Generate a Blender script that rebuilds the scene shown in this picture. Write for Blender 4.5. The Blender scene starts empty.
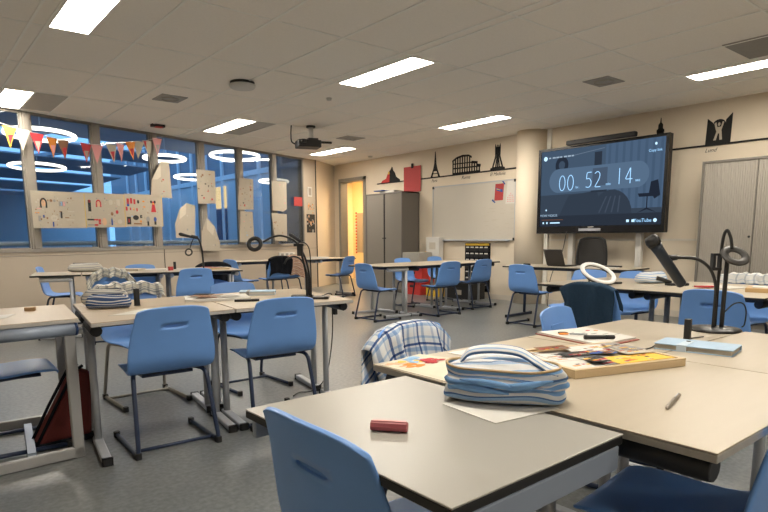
import bpy, bmesh, math, random
from math import sin, cos, pi, radians, sqrt, atan2
from mathutils import Vector, Matrix
random.seed(7)
SC = bpy.context.scene
COL = SC.collection
V3 = Vector

# ------------------------------------------------------------------ materials
MATS = {}
def mat(name, col, rough=0.5, metal=0.0, var=0.06, scale=18.0, bump=0.0, bscale=None, emit=None, estr=0.0, coat=0.0, spec=0.5):
    if name in MATS: return MATS[name]
    m = bpy.data.materials.new(name); m.use_nodes = True
    nt = m.node_tree; N = nt.nodes; L = nt.links
    b = N['Principled BSDF']
    b.inputs['Roughness'].default_value = rough
    b.inputs['Metallic'].default_value = metal
    b.inputs['Specular IOR Level'].default_value = spec
    if coat: b.inputs['Coat Weight'].default_value = coat
    tc = N.new('ShaderNodeTexCoord')
    nz = N.new('ShaderNodeTexNoise'); nz.inputs['Scale'].default_value = scale; nz.inputs['Detail'].default_value = 3
    L.new(tc.outputs['Object'], nz.inputs['Vector'])
    mx = N.new('ShaderNodeMix'); mx.data_type = 'RGBA'
    mx.inputs['A'].default_value = tuple(max(0, c*(1-var)) for c in col)+(1,)
    mx.inputs['B'].default_value = tuple(min(1, c*(1+var)) for c in col)+(1,)
    L.new(nz.outputs['Fac'], mx.inputs['Factor'])
    L.new(mx.outputs['Result'], b.inputs['Base Color'])
    if bump:
        n2 = N.new('ShaderNodeTexNoise'); n2.inputs['Scale'].default_value = bscale or scale*6; n2.inputs['Detail'].default_value = 2
        L.new(tc.outputs['Object'], n2.inputs['Vector'])
        bp = N.new('ShaderNodeBump'); bp.inputs['Strength'].default_value = bump; bp.inputs['Distance'].default_value = 0.01
        L.new(n2.outputs['Fac'], bp.inputs['Height']); L.new(bp.outputs['Normal'], b.inputs['Normal'])
    if emit:
        b.inputs['Emission Color'].default_value = tuple(emit)+(1,); b.inputs['Emission Strength'].default_value = estr
    MATS[name] = m
    return m

def emission(name, col, st):
    if name in MATS: return MATS[name]
    m = bpy.data.materials.new(name); m.use_nodes = True
    nt = m.node_tree; nt.nodes.clear()
    o = nt.nodes.new('ShaderNodeOutputMaterial'); e = nt.nodes.new('ShaderNodeEmission')
    e.inputs['Color'].default_value = tuple(col)+(1,); e.inputs['Strength'].default_value = st
    nt.links.new(e.outputs[0], o.inputs['Surface']); MATS[name] = m
    return m

def glass_mat(name, tint=(0.93, 0.97, 1.0), refl=0.06):
    m = bpy.data.materials.new(name); m.use_nodes = True
    nt = m.node_tree; nt.nodes.clear(); N = nt.nodes; L = nt.links
    o = N.new('ShaderNodeOutputMaterial'); t = N.new('ShaderNodeBsdfTransparent'); g = N.new('ShaderNodeBsdfGlossy')
    t.inputs['Color'].default_value = tuple(tint)+(1,); g.inputs['Roughness'].default_value = 0.02
    fr = N.new('ShaderNodeFresnel'); fr.inputs['IOR'].default_value = 1.35
    ml = N.new('ShaderNodeMath'); ml.operation = 'MULTIPLY'; ml.inputs[1].default_value = 0.9
    mx = N.new('ShaderNodeMixShader')
    L.new(fr.outputs[0], ml.inputs[0]); L.new(ml.outputs[0], mx.inputs[0]); L.new(t.outputs[0], mx.inputs[1]); L.new(g.outputs[0], mx.inputs[2])
    L.new(mx.outputs[0], o.inputs['Surface']); MATS[name] = m
    return m

def floor_mat():
    m = mat('linoleum', (0.172, 0.182, 0.184), rough=0.32, var=0.10, scale=2.2, spec=0.45)
    nt = m.node_tree; N = nt.nodes; L = nt.links; b = N['Principled BSDF']
    src = b.inputs['Base Color'].links[0].from_socket
    tc = N['Texture Coordinate']
    n = N.new('ShaderNodeTexNoise'); n.inputs['Scale'].default_value = 38; n.inputs['Detail'].default_value = 5
    L.new(tc.outputs['Object'], n.inputs['Vector'])
    r = N.new('ShaderNodeValToRGB'); r.color_ramp.elements[0].position = 0.36; r.color_ramp.elements[1].position = 0.66
    r.color_ramp.elements[0].color = (0.80, 0.80, 0.80, 1); r.color_ramp.elements[1].color = (1.18, 1.18, 1.18, 1)
    L.new(n.outputs['Fac'], r.inputs['Fac'])
    mx = N.new('ShaderNodeMix'); mx.data_type = 'RGBA'; mx.blend_type = 'MULTIPLY'; mx.inputs['Factor'].default_value = 1
    L.new(src, mx.inputs['A']); L.new(r.outputs['Color'], mx.inputs['B']); L.new(mx.outputs['Result'], b.inputs['Base Color'])
    return m

def wood_mat(name, col, dark, sx=3.0, sy=40.0, rough=0.38, fac=0.5):
    m = bpy.data.materials.new(name); m.use_nodes = True; MATS[name] = m
    nt = m.node_tree; N = nt.nodes; L = nt.links; b = N['Principled BSDF']; b.inputs['Roughness'].default_value = rough
    tc = N.new('ShaderNodeTexCoord'); mp = N.new('ShaderNodeMapping'); mp.inputs['Scale'].default_value = (sx, sy, 8)
    nz = N.new('ShaderNodeTexNoise'); nz.inputs['Scale'].default_value = 1.0; nz.inputs['Detail'].default_value = 4
    L.new(tc.outputs['Object'], mp.inputs['Vector']); L.new(mp.outputs[0], nz.inputs['Vector'])
    mx = N.new('ShaderNodeMix'); mx.data_type = 'RGBA'; mx.inputs['A'].default_value = tuple(dark)+(1,); mx.inputs['B'].default_value = tuple(col)+(1,)
    L.new(nz.outputs['Fac'], mx.inputs['Factor']); L.new(mx.outputs['Result'], b.inputs['Base Color'])
    return m

def uv_bands(name, base, stops, axis='Y', freq=1.0, distort=0.0, rough=0.85, second=None):
    """cloth with printed stripes: stops = [(pos,colour)...] repeated freq times along the UV axis; second = plaid cross stripes"""
    m = bpy.data.materials.new(name); m.use_nodes = True; MATS[name] = m
    nt = m.node_tree; N = nt.nodes; L = nt.links; b = N['Principled BSDF']; b.inputs['Roughness'].default_value = rough
    b.inputs['Specular IOR Level'].default_value = 0.2
    uv = N.new('ShaderNodeUVMap'); sp = N.new('ShaderNodeSeparateXYZ'); L.new(uv.outputs['UV'], sp.inputs[0])
    def band(ax, fr, st):
        ml = N.new('ShaderNodeMath'); ml.operation = 'MULTIPLY'; ml.inputs[1].default_value = fr; L.new(sp.outputs[ax], ml.inputs[0])
        val = ml.outputs[0]
        if distort:
            nz = N.new('ShaderNodeTexNoise'); nz.inputs['Scale'].default_value = 3.0; L.new(uv.outputs['UV'], nz.inputs['Vector'])
            ma = N.new('ShaderNodeMath'); ma.operation = 'MULTIPLY_ADD'; ma.inputs[1].default_value = distort
            L.new(nz.outputs['Fac'], ma.inputs[0]); L.new(val, ma.inputs[2]); val = ma.outputs[0]
        fr_ = N.new('ShaderNodeMath'); fr_.operation = 'FRACT'; L.new(val, fr_.inputs[0])
        rp = N.new('ShaderNodeValToRGB'); rp.color_ramp.interpolation = 'CONSTANT'
        els = rp.color_ramp.elements
        els[0].position = st[0][0]; els[0].color = tuple(st[0][1])+(1,)
        els[1].position = st[1][0]; els[1].color = tuple(st[1][1])+(1,)
        for p, c in st[2:]:
            e = els.new(p); e.color = tuple(c)+(1,)
        L.new(fr_.outputs[0], rp.inputs['Fac'])
        return rp.outputs['Color']
    c1 = band(axis, freq, stops)
    if second:
        c2 = band('X' if axis == 'Y' else 'Y', second[0], second[1])
        mx = N.new('ShaderNodeMix'); mx.data_type = 'RGBA'; mx.blend_type = 'MULTIPLY'; mx.inputs['Factor'].default_value = 1
        L.new(c1, mx.inputs['A']); L.new(c2, mx.inputs['B']); c1 = mx.outputs['Result']
    L.new(c1, b.inputs['Base Color'])
    return m

# ------------------------------------------------------------------ mesh builder
class MB:
    def __init__(s): s.bm = bmesh.new(); s.mats = []; s.cur = 0; s.uvl = None
    def m(s, ma):
        if ma not in s.mats: s.mats.append(ma)
        s.cur = s.mats.index(ma); return s
    def face(s, vs, smooth=False):
        try: f = s.bm.faces.new(vs)
        except ValueError: return None
        f.material_index = s.cur; f.smooth = smooth; return f
    def box(s, a, b, M=None):
        x0, y0, z0 = a; x1, y1, z1 = b
        P = [(x0,y0,z0),(x1,y0,z0),(x1,y1,z0),(x0,y1,z0),(x0,y0,z1),(x1,y0,z1),(x1,y1,z1),(x0,y1,z1)]
        vs = [s.bm.verts.new(M @ V3(p) if M else p) for p in P]
        for q in ((3,2,1,0),(4,5,6,7),(0,1,5,4),(1,2,6,5),(2,3,7,6),(3,0,4,7)): s.face([vs[i] for i in q])
        return s
    def rbox(s, a, b, r, M=None, seg=3):
        """box with rounded vertical edges"""
        x0, y0, z0 = a; x1, y1, z1 = b; pts = []
        for (cx, cy, a0) in ((x1-r, y1-r, 0), (x0+r, y1-r, 90), (x0+r, y0+r, 180), (x1-r, y0+r, 270)):
            for k in range(seg+1):
                t = radians(a0+90*k/seg); pts.append((cx+r*cos(t), cy+r*sin(t)))
        return s.prism(pts, z0, z1, M)
    def prism(s, pts, z0, z1, M=None, smooth=False):
        lo = [s.bm.verts.new(M @ V3((p[0],p[1],z0)) if M else (p[0],p[1],z0)) for p in pts]
        hi = [s.bm.verts.new(M @ V3((p[0],p[1],z1)) if M else (p[0],p[1],z1)) for p in pts]
        n = len(pts); s.face(list(reversed(lo))); s.face(hi)
        for i in range(n): s.face([lo[i], lo[(i+1)%n], hi[(i+1)%n], hi[i]], smooth)
        return s
    def rings(s, R, closed=True, caps=True, smooth=True):
        rv = [[s.bm.verts.new(p) for p in ring] for ring in R]
        n = len(rv[0])
        for a, b in zip(rv[:-1], rv[1:]):
            for i in range(n if closed else n-1):
                s.face([a[i], a[(i+1)%n], b[(i+1)%n], b[i]], smooth)
        if caps and closed:
            s.face(list(reversed(rv[0]))); s.face(rv[-1])
        return s
    def tube(s, pts, r, seg=8, closed=False, M=None):
        P = [V3(p) for p in pts]; n = len(P); rr = r if isinstance(r, (list, tuple)) else [r]*n
        T = []
        for i in range(n):
            if closed: t = P[(i+1)%n]-P[i-1]
            else: t = P[min(i+1,n-1)]-P[max(i-1,0)]
            T.append(t.normalized())
        up = V3((0,0,1)) if abs(T[0].z) < 0.9 else V3((1,0,0))
        u = (up - T[0]*up.dot(T[0])).normalized(); R = []
        for i in range(n):
            u = (u - T[i]*u.dot(T[i])).normalized(); w = T[i].cross(u)
            ring = []
            for k in range(seg):
                a = 2*pi*k/seg; p = P[i]+u*(rr[i]*cos(a))+w*(rr[i]*sin(a)); ring.append(M @ p if M else p)
            R.append(ring)
        if closed: R.append(R[0]); 
        if closed:
            rv = [[s.bm.verts.new(p) for p in ring] for ring in R[:-1]]
            for i in range(n):
                a, b = rv[i], rv[(i+1)%n]
                for k in range(seg): s.face([a[k], a[(k+1)%seg], b[(k+1)%seg], b[k]], True)
            return s
        return s.rings(R)
    def cyl(s, c, r, h, seg=20, M=None, r2=None):
        r2 = r if r2 is None else r2
        R = [[(c[0]+q*cos(2*pi*k/seg), c[1]+q*sin(2*pi*k/seg), c[2]+z) for k in range(seg)] for q, z in ((r, 0), (r2, h))]
        if M: R = [[M @ V3(p) for p in ring] for ring in R]
        return s.rings(R)
    def lathe(s, prof, seg=20, M=None):
        R = [[(q*cos(2*pi*k/seg), q*sin(2*pi*k/seg), z) for k in range(seg)] for q, z in prof]
        if M: R = [[M @ V3(p) for p in ring] for ring in R]
        return s.rings(R)
    def grid(s, fn, nu, nv, uv=True, skip=None, smooth=True):
        if uv and s.uvl is None: s.uvl = s.bm.loops.layers.uv.new('UVMap')
        vs = [[s.bm.verts.new(fn(i/nu, j/nv)) for i in range(nu+1)] for j in range(nv+1)]
        for j in range(nv):
            for i in range(nu):
                if skip and skip(i, j): continue
                f = s.face([vs[j][i], vs[j][i+1], vs[j+1][i+1], vs[j+1][i]], smooth)
                if uv and f:
                    for l, (a, b) in zip(f.loops, ((i,j),(i+1,j),(i+1,j+1),(i,j+1))): l[s.uvl].uv = (a/nu, b/nv)
        return s
    def build(s, name, ma=None, parent=None, bevel=0, bseg=2, loc=None, rotz=None, normals=True):
        if normals: bmesh.ops.recalc_face_normals(s.bm, faces=s.bm.faces)
        me = bpy.data.meshes.new(name); s.bm.to_mesh(me); s.bm.free()
        if not s.mats: s.mats = [ma]
        for q in s.mats: me.materials.append(q)
        o = bpy.data.objects.new(name, me); COL.objects.link(o)
        if parent: o.parent = parent
        if loc: o.location = loc
        if rotz is not None: o.rotation_euler.z = rotz
        if bevel:
            b = o.modifiers.new('bevel', 'BEVEL'); b.width = bevel; b.segments = bseg; b.limit_method = 'ANGLE'; b.angle_limit = radians(40)
        return o

def mk(ma):
    b = MB(); b.m(ma); return b
def thing(name, label, cat, loc=(0,0,0), rotz=0.0, group=None):
    o = bpy.data.objects.new(name, None); COL.objects.link(o); o.empty_display_size = 0.1
    o.location = loc; o.rotation_euler = (0, 0, rotz); tag(o, label, cat, group); return o
def tag(o, label, cat, group=None, kind=None):
    o['label'] = label; o['category'] = cat
    if group: o['group'] = group
    if kind: o['kind'] = kind
    return o
def struct(o): o['kind'] = 'structure'; return o
def copy_tree(o, parent=None):
    c = o.copy(); COL.objects.link(c)
    if parent: c.parent = parent
    for ch in list(o.children): copy_tree(ch, c)
    return c
def T(x=0, y=0, z=0, rz=0, rx=0, ry=0):
    return Matrix.Translation((x, y, z)) @ Matrix.Rotation(rz, 4, 'Z') @ Matrix.Rotation(rx, 4, 'X') @ Matrix.Rotation(ry, 4, 'Y')
def arc(pts, n=10):
    """Catmull-Rom through control points"""
    P = [V3(p) for p in pts]; P = [P[0]*2-P[1]]+P+[P[-1]*2-P[-2]]; out = []
    for i in range(1, len(P)-2):
        for k in range(n):
            t = k/n; a, b, c, d = P[i-1], P[i], P[i+1], P[i+2]
            out.append(0.5*((2*b)+(c-a)*t+(2*a-5*b+4*c-d)*t*t+(3*b-a-3*c+d)*t**3))
    out.append(P[-2]); return out
def fillet(pts, r, n=4):
    P = [V3(p) for p in pts]; out = [P[0]]
    for i in range(1, len(P)-1):
        a = (P[i-1]-P[i]); b = (P[i+1]-P[i]); q = min(r, a.length*.45, b.length*.45)
        p0 = P[i]+a.normalized()*q; p1 = P[i]+b.normalized()*q
        for k in range(n+1):
            t = k/n; out.append((p0*(1-t)+P[i]*t)*(1-t)+(P[i]*(1-t)+p1*t)*t)
    out.append(P[-1]); return out
def text_mesh(name, body, size, ma, parent, M, extrude=0.0, align='CENTER', shear=0.0):
    cu = bpy.data.curves.new(name, 'FONT'); cu.body = body; cu.size = size; cu.extrude = extrude; cu.align_x = align; cu.align_y = 'CENTER'; cu.shear = shear
    cu.resolution_u = 3
    tmp = bpy.data.objects.new(name, cu); COL.objects.link(tmp)
    dg = bpy.context.evaluated_depsgraph_get(); dg.update()
    me = bpy.data.meshes.new_from_object(tmp.evaluated_get(dg))
    bpy.data.objects.remove(tmp); me.materials.clear(); me.materials.append(ma)
    me.transform(M)
    o = bpy.data.objects.new(name, me); COL.objects.link(o); o.parent = parent
    return o

# palette
M_ceil = mat('ceiling_tile', (0.90, 0.845, 0.77), 0.95, var=0.05, scale=60, bump=0.25, bscale=220, spec=0.1)
M_grid = mat('ceiling_rail', (0.90, 0.87, 0.81), 0.6, var=0.02)
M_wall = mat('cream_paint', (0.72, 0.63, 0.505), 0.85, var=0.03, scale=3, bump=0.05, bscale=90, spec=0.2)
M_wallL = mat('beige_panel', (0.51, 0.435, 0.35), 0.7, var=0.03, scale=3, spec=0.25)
M_frame = mat('window_frame_paint', (0.30, 0.27, 0.235), 0.55, var=0.03)
M_floor = floor_mat()
M_glass = glass_mat('window_glass')
M_panel = emission('ceiling_panel_light', (1.0, 0.92, 0.79), 13.0)
M_blue = mat('blue_plastic', (0.15, 0.33, 0.74), 0.38, var=0.05, scale=9, bump=0.06, bscale=500)
M_slot = mat('slot_blue', (0.135, 0.30, 0.67), 0.5)
M_navy = mat('navy_steel', (0.018, 0.032, 0.075), 0.4, var=0.05)
M_black = mat('black_plastic', (0.012, 0.012, 0.013), 0.5, var=0.1)
M_blackm = mat('matt_black_metal', (0.016, 0.016, 0.017), 0.35, var=0.1)
M_silver = mat('silver_grey_steel', (0.47, 0.49, 0.53), 0.40, metal=0.2, var=0.04)
M_bluegrey = mat('blue_grey_steel', (0.33, 0.39, 0.50), 0.45, metal=0.2, var=0.04)
M_taupe = mat('taupe_metal', (0.36, 0.33, 0.29), 0.5, metal=0.15, var=0.04)
M_wood = wood_mat('maple_laminate', (0.475, 0.41, 0.315), (0.435, 0.37, 0.28), 2.5, 30)
M_wood2 = wood_mat('oak_laminate', (0.46, 0.365, 0.255), (0.39, 0.305, 0.205), 2.5, 30)
M_white = mat('white_laminate', (0.365, 0.35, 0.315), 0.33, var=0.02, scale=5)
M_edge = mat('grey_edge_band', (0.46, 0.44, 0.41), 0.5, var=0.12, scale=60)
M_paper = mat('white_paper', (0.66, 0.64, 0.60), 0.8, var=0.03, spec=0.2)
M_cream = mat('cream_paper', (0.47, 0.415, 0.335), 0.85, var=0.06, scale=8, spec=0.1)
M_red = mat('red_card', (0.50, 0.035, 0.03), 0.6)
M_redp = mat('patterned_red', (0.42, 0.05, 0.05), 0.7, var=0.25, scale=70)
M_yel = mat('yellow_card', (0.75, 0.48, 0.04), 0.6)
M_ltblue = mat('light_blue_cover', (0.36, 0.50, 0.66), 0.6, var=0.08, scale=30)
M_col = {k: mat('ink_'+k, c, 0.7) for k, c in dict(black=(0.02,0.02,0.022), red=(0.5,0.03,0.04), orange=(0.75,0.25,0.03), yellow=(0.8,0.5,0.05),
    blue=(0.03,0.08,0.3), grey=(0.3,0.29,0.28), pink=(0.7,0.3,0.3), brown=(0.25,0.12,0.06), skin=(0.65,0.4,0.25), green=(0.1,0.25,0.12), lblue=(0.25,0.45,0.7), pale=(0.52,0.47,0.39)).items()}
# ------------------------------------------------------------------ the room
H = 2.955; XW = 8.67; WT = 0.16
WD = V3((cos(atan2(.33,1)), sin(atan2(.33,1)), 0)); WN = V3((-WD.y, WD.x, 0)); WO = V3((0, 9.37, 0))
def W(s, z, n=0.0): return WO + WD*s + WN*n + V3((0,0,z))
def WM(s=0, z=0, n=0):   # window-wall frame: x along wall (to the right), y up, z into the room
    M = Matrix((( WD.x, 0, -WN.x, 0), (WD.y, 0, -WN.y, 0), (0, 1, 0, 0), (0,0,0,1)))
    return Matrix.Translation(W(s, z, n)) @ M
def FM(y, z, x=XW):      # front-wall frame: x to the right, y up, z into the room
    return Matrix.Translation((x, y, z)) @ Matrix(((0,0,-1,0),(-1,0,0,0),(0,1,0,0),(0,0,0,1)))
CORNER = (XW, 12.52); KINK = W(8.13, 0)

b = mk(M_floor); b.box((-2.2, -6.7, -0.12), (XW+.2, 14.2, 0)); struct(b.build('floor'))
# ceiling: tiles, with rails as raised strips
cp = [(-2.2, -6.7), (XW+.1, -6.7), (XW+.1, 12.75), (KINK.x, KINK.y+.2), (-2.2, 8.85)]
b = mk(M_ceil); b.prism(cp, H, H+.14); struct(b.build('ceiling'))
XL = []
for k0 in (-1.95, 1.035, 4.01, 6.98):
    XL += [k0, k0+.12, k0+.12+.72, k0+.12+1.435, k0+.12+2.15]
def ywin(x): return min(9.37+.33*x, 12.5)
b = mk(M_grid)
for x in XL:
    if -1.98 < x < XW-.03: b.box((x-.011, -6.4, H-.007), (x+.011, ywin(x)-.03, H+.01))
for j in range(-9, 7):
    y = 4.593+1.314*j
    if y < -6.4: continue
    x0 = -1.97 if y < 8.6 else (y-9.37)/.33+.1
    if x0 > 8.4: continue
    b.box((x0, y-.009, H-.005), (XW-.02, y+.009, H+.01))
o = b.build('trim_1'); struct(o); o['label'] = 'pale rails between the ceiling tiles'

# front wall with door opening
DY0, DY1, DZ = 11.22, 12.30, 2.60
b = mk(M_wall)
b.box((XW, -6.7, 0), (XW+WT, DY0, H)); b.box((XW, DY0, DZ), (XW+WT, DY1, H)); b.box((XW, DY1, 0), (XW+WT, 12.75, H))
struct(b.build('wall_front'))
b = mk(M_wall); b.box((-2.2, -6.7, 0), (XW, -6.5, H)); struct(b.build('wall_right'))
b = mk(M_wall); b.box((-2.2, -6.7, 0), (-2.0, 8.75, H)); struct(b.build('wall_back'))
# window wall
SILL = 1.030; TOP = 2.935
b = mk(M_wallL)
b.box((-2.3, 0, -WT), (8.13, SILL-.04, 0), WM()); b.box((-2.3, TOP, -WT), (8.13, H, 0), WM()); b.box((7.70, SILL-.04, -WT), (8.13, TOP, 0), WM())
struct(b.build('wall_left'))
d = (V3(CORNER+(0,))-V3((KINK.x, KINK.y, 0))); L2 = d.length; a2 = atan2(d.y, d.x)
b = mk(M_wall); b.box((0, 0, 0), (L2+.1, WT, H), T(KINK.x, KINK.y, 0, a2)); struct(b.build('wall_corner'))
b = mk(M_blackm); b.box((-.012, 0, -.02), (.012, H, .012), WM(8.13)); b.box((-.006, 0, -.01), (.006, SILL-.05, .003), WM(3.84)); struct(b.build('trim_2'))
b = mk(M_frame); b.box((-2.1, .925, 0), (8.12, .935, .004), WM())
b.box((-2.1, SILL-.05, -.08), (7.72, SILL, .012), WM()); b.box((-2.1, TOP, -.1), (7.72, H, .006), WM()); struct(b.build('trim_3', bevel=.006))
MULL = [-2.20, -1.41, -.38, .63, 1.66, 2.70, 3.75, 4.78, 5.75, 6.73]
for i, s in enumerate(MULL):
    b = mk(M_frame); b.box((s-.068, SILL, -.09), (s+.068, TOP, .012), WM()); b.box((s-.040, SILL, .012), (s+.040, TOP, .022), WM())
    struct(b.build('trim_%d' % (i+30), bevel=.006))
ed = MULL+[7.765]
for i in range(len(ed)-1):
    s0, s1 = ed[i]+.068, ed[i+1]-.068
    b = mk(M_frame); f = .016
    for A, B in (((s0,SILL,-.05),(s0+f,TOP,-.01)), ((s1-f,SILL,-.05),(s1,TOP,-.01)), ((s0,SILL,-.05),(s1,SILL+f,-.01)), ((s0,TOP-f,-.05),(s1,TOP,-.01))): b.box(A, B, WM())
    w = struct(b.build('window_%d' % (i+1)))
    g = mk(M_glass); g.box((s0+f, SILL+f, -.035), (s1-f, TOP-f, -.027), WM()); g.build('pane', parent=w)
# round column half sunk in the front wall, thin panel trims
b = mk(M_wall); b.cyl((8.66, 6.475, 0), .275, H, 40); struct(b.build('wall_column'))
b = mk(mat('white_trim', (.76,.73,.66), .6)); b.box((XW-.03, 6.10, 0), (XW, 6.18, H)); struct(b.build('trim_20'))
b = mk(mat('duct_cream', (.68,.63,.55), .6)); b.box((XW-.012, 3.5, 1.095), (XW, 6.1, 1.125)); struct(b.build('trim_21'))
b = mk(mat('skirting', (.62,.56,.48), .6)); b.box((XW-.012, -6.5, 0), (XW, DY0-.09, .09)); struct(b.build('baseboard_front'))
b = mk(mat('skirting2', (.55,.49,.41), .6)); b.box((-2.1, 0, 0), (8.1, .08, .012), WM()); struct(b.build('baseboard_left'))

# doorway and corridor
M_jamb = mat('grey_door_frame', (.27,.25,.22), .5)
b = mk(M_jamb); fw = .09
b.box((XW-.03, DY1-fw, 0), (XW+WT+.02, DY1, DZ)); b.box((XW-.03, DY0, 0), (XW+WT+.02, DY0+fw, DZ)); b.box((XW-.03, DY0, DZ-fw), (XW+WT+.02, DY1, DZ))
struct(b.build('door_1', bevel=.005))
M_warm = mat('corridor_paint', (.82,.68,.45), .8)
b = mk(M_warm); b.box((XW+1.5, 9.0, 0), (XW+1.6, 13.8, 2.9)); b.box((XW+WT, 13.8, 0), (XW+1.6, 13.9, 2.9)); b.box((XW+WT, 8.9, 0), (XW+1.6, 9.0, 2.9)); b.box((XW+WT, 9.0, 2.75), (XW+1.5, 13.8, 2.9)); b.box((XW+WT, 12.75, 0), (XW+WT+.06, 13.8, 2.75))
struct(b.build('wall_corridor'))
b = mk(M_floor); b.box((XW+.2, 9, -.1), (XW+1.6, 13.9, -.002)); struct(b.build('floor_corridor'))
t = thing('corridor_lamp', 'warm ceiling lamp in the corridor beyond the open doorway', 'lamp', (XW+.85, 12.2, 2.74))
b = mk(M_frame); b.box((-.36,-.36,-.02), (.36,.36,.008)); b.build('frame', parent=t)
b = mk(emission('corridor_glow', (1.0,.74,.42), 19)); b.box((-.33,-.33,-.03), (.33,.33,-.018)); b.build('diffuser', parent=t)
t = thing('notice_board', 'notice board with red dotted border on the corridor wall beyond the doorway', 'notice board', (XW+1.49, 13.25, 1.30))
b = mk(M_red)
for k in range(14):
    for yy in (-.36, .36): b.cyl((0,0,0), .028, .012, 8, FM(0,0,0) @ T(yy, -.55+k*.085, 0))
b.build('border', parent=t)
b = mk(M_taupe); b.box((-.33,-.55,.001), (.33,.55,.008), FM(0,0,0)); b.build('panel', parent=t)
t = tag(mk(M_paper).box((-.11,-.15,0), (.11,.15,.004), FM(13.6, 1.45, XW+1.5)).build('wall_sheet'), 'small pale sheet on the corridor wall seen through the doorway', 'paper')

# ---------------------------------------------------------------- atrium outside the windows
M_atr = mat('atrium_white', (.55,.58,.62), .7, var=.04); M_atrd = mat('atrium_dark_beam', (.32,.36,.43), .7)
M_atrw = mat('atrium_wall', (.40,.43,.47), .8); M_fac = mat('facade_panel', (.74,.76,.80), .45); M_facw = mat('facade_frame', (.82,.84,.88), .6)
b = mk(mat('atrium_floor', (.22,.24,.27), .5)); b.box((-14, -.3, -42), (30, -.02, -WT-.05), WM()); struct(b.build('floor_atrium'))
b = mk(M_atrd)
RZ = 4.7
gaps = [(3.4,4.7),(7.3,8.6),(11.6,13.2),(16.0,17.5),(21.6,23.2),(28.2,29.9),(36.2,37.9)]; n0 = .4
def slim(n): return (10.6+.313*n)/.95  # roof edge cut back, unseen gap added so the sky brightens the facade
for g0, g1 in gaps+[(42.,42.)]:
    b.prism([(-14,-n0),(slim(n0),-n0),(slim(g0),-g0),(-14,-g0)][::-1], 0, .06, Matrix.Translation((0,0,RZ)) @ Matrix(((WD.x,-WN.x,0,WO.x),(WD.y,-WN.y,0,WO.y),(0,0,1,0),(0,0,0,1)))); n0 = g1
for k in range(9):
    s = -12.5+k*3.0; b.box((s, RZ+.06, -41), (s+.16, RZ+.22, -1), WM())
struct(b.build('ceiling_atrium'))
b = mk(M_atrw); b.box((-14, -.3, -42.4), (30, RZ+.6, -42), WM()); b.box((-14.4, -.3, -42), (-14, RZ+.6, -.3), WM())
for k in range(40): b.box((-13.8+k*.8, -.3, -42), (-13.45+k*.8, 3.6, -41.75), WM())
struct(b.build('wall_atrium'))
# end facade running along the front-wall direction
FX = 14.0
b = mk(M_fac); b.box((FX, 15.5, -.3), (FX+.2, 52, 7.5)); b.m(mat('facade_glass', (.16,.20,.27), .4)); b.box((FX-.02, 15.5, 4.5), (FX, 52, 7.4)); struct(b.build('wall_facade'))
b = mk(M_facw)
for k in range(15):
    y = 18+k*2.1; b.box((FX-.12, y, -.2), (FX, y+.24, 7.3))
b.box((FX-.10, 17.5, 4.25), (FX, 52, 4.50)); b.box((FX-.08, 17.5, .75), (FX, 52, .95))
struct(b.build('trim_22'))
b = mk(emission('lit_opening', (1.0,.72,.36), .27)); b.box((FX-.06, 30.4, 2.8), (FX-.02, 31.7, 3.95)); o = b.build('lit_window'); tag(o, 'warm lit opening in the blue facade across the atrium', 'window')
b = mk(mat('blue_door', (.05,.10,.2), .5)); b.box((FX-.06, 30.4, -.02), (FX-.02, 31.7, 2.75)); o = b.build('blue_door'); tag(o, 'dark blue door below the warm lit opening across the atrium', 'door')
t = thing('balustrade', 'pale handrail on thin posts just outside the classroom windows', 'balustrade', W(0,0,.75))
M = Matrix.Translation(-W(0,0,.75)) @ WM(0,0,.75)
b = mk(mat('rail_white', (.75,.73,.68), .5)); b.tube([M @ V3((s, 1.10, 0)) for s in range(-6, 11)], .036, 8); b.build('handrail', parent=t)
for k in range(17):
    b = mk(M_atr); s = -6+k; b.box((s-.02, 0, -.02), (s+.02, 1.08, .02), M); b.build('post', parent=t)
b = mk(M_atr)
for k in range(128): s = -6+k*.125; b.box((s-.005, .1, -.005), (s+.005, 1.08, .005), M)
b.build('infill_bars', parent=t)
t = thing('staircase', 'dark stepped stair flight rising behind the leftmost window', 'staircase', W(-2.2, 0, 9))
b = mk(mat('stair_dark', (.05,.07,.10), .7))
M = Matrix.Translation(-W(-2.2,0,9)) @ WM(-2.2, 0, 9)
for k in range(17):
    x = 2.75-k*.24; b.box((x-.26, .35+k*.20, -.8), (x, .60+k*.20, .8), M)
b.build('steps', parent=t)
RING = [((8.05,16.8),.70,'round white ring lamp highest beyond the fourth and fifth windows'), ((3.94,23.3),.84,'round white ring lamp low behind the first window bay'),
        ((12.9,23.2),.62,'round ring lamp seen far right behind the last window bay'), ((9.5,23.6),.74,'round ring lamp seen low beside the middle window papers'),
        ((2.86,16.2),.73,'round ring lamp highest at left behind the bunting flags'), ((6.6,18.6),.60,'distant ring lamp seen edge-on behind the middle windows')]
for (x, y), r, lb in RING:
    zz = 3.6
    t = thing('ring_lamp', lb, 'lamp', (x, y, zz), 0, 'ring lamps hanging in the atrium')
    b = mk(emission('ring_glow', (1.0,.88,.70), 1.2)); b.tube([(r*cos(2*pi*k/48), r*sin(2*pi*k/48), 0) for k in range(48)], .045, 8, closed=True, M=Matrix.Rotation(radians(-2.5), 4, V3((.773,-.634,0)))); b.build('light_ring', parent=t)
    b = mk(M_atrd)
    b.tube([(0, 0, .10), (0, 0, RZ-zz-.3)], .012, 5); b.cyl((0,0,.06), .06, .05, 10)
    for k in range(3):
        a = 2*pi*k/3; b.tube([(0,0,.09), (r*cos(a), r*sin(a), 0)], .010, 5)
    b.build('hanger', parent=t)

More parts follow.
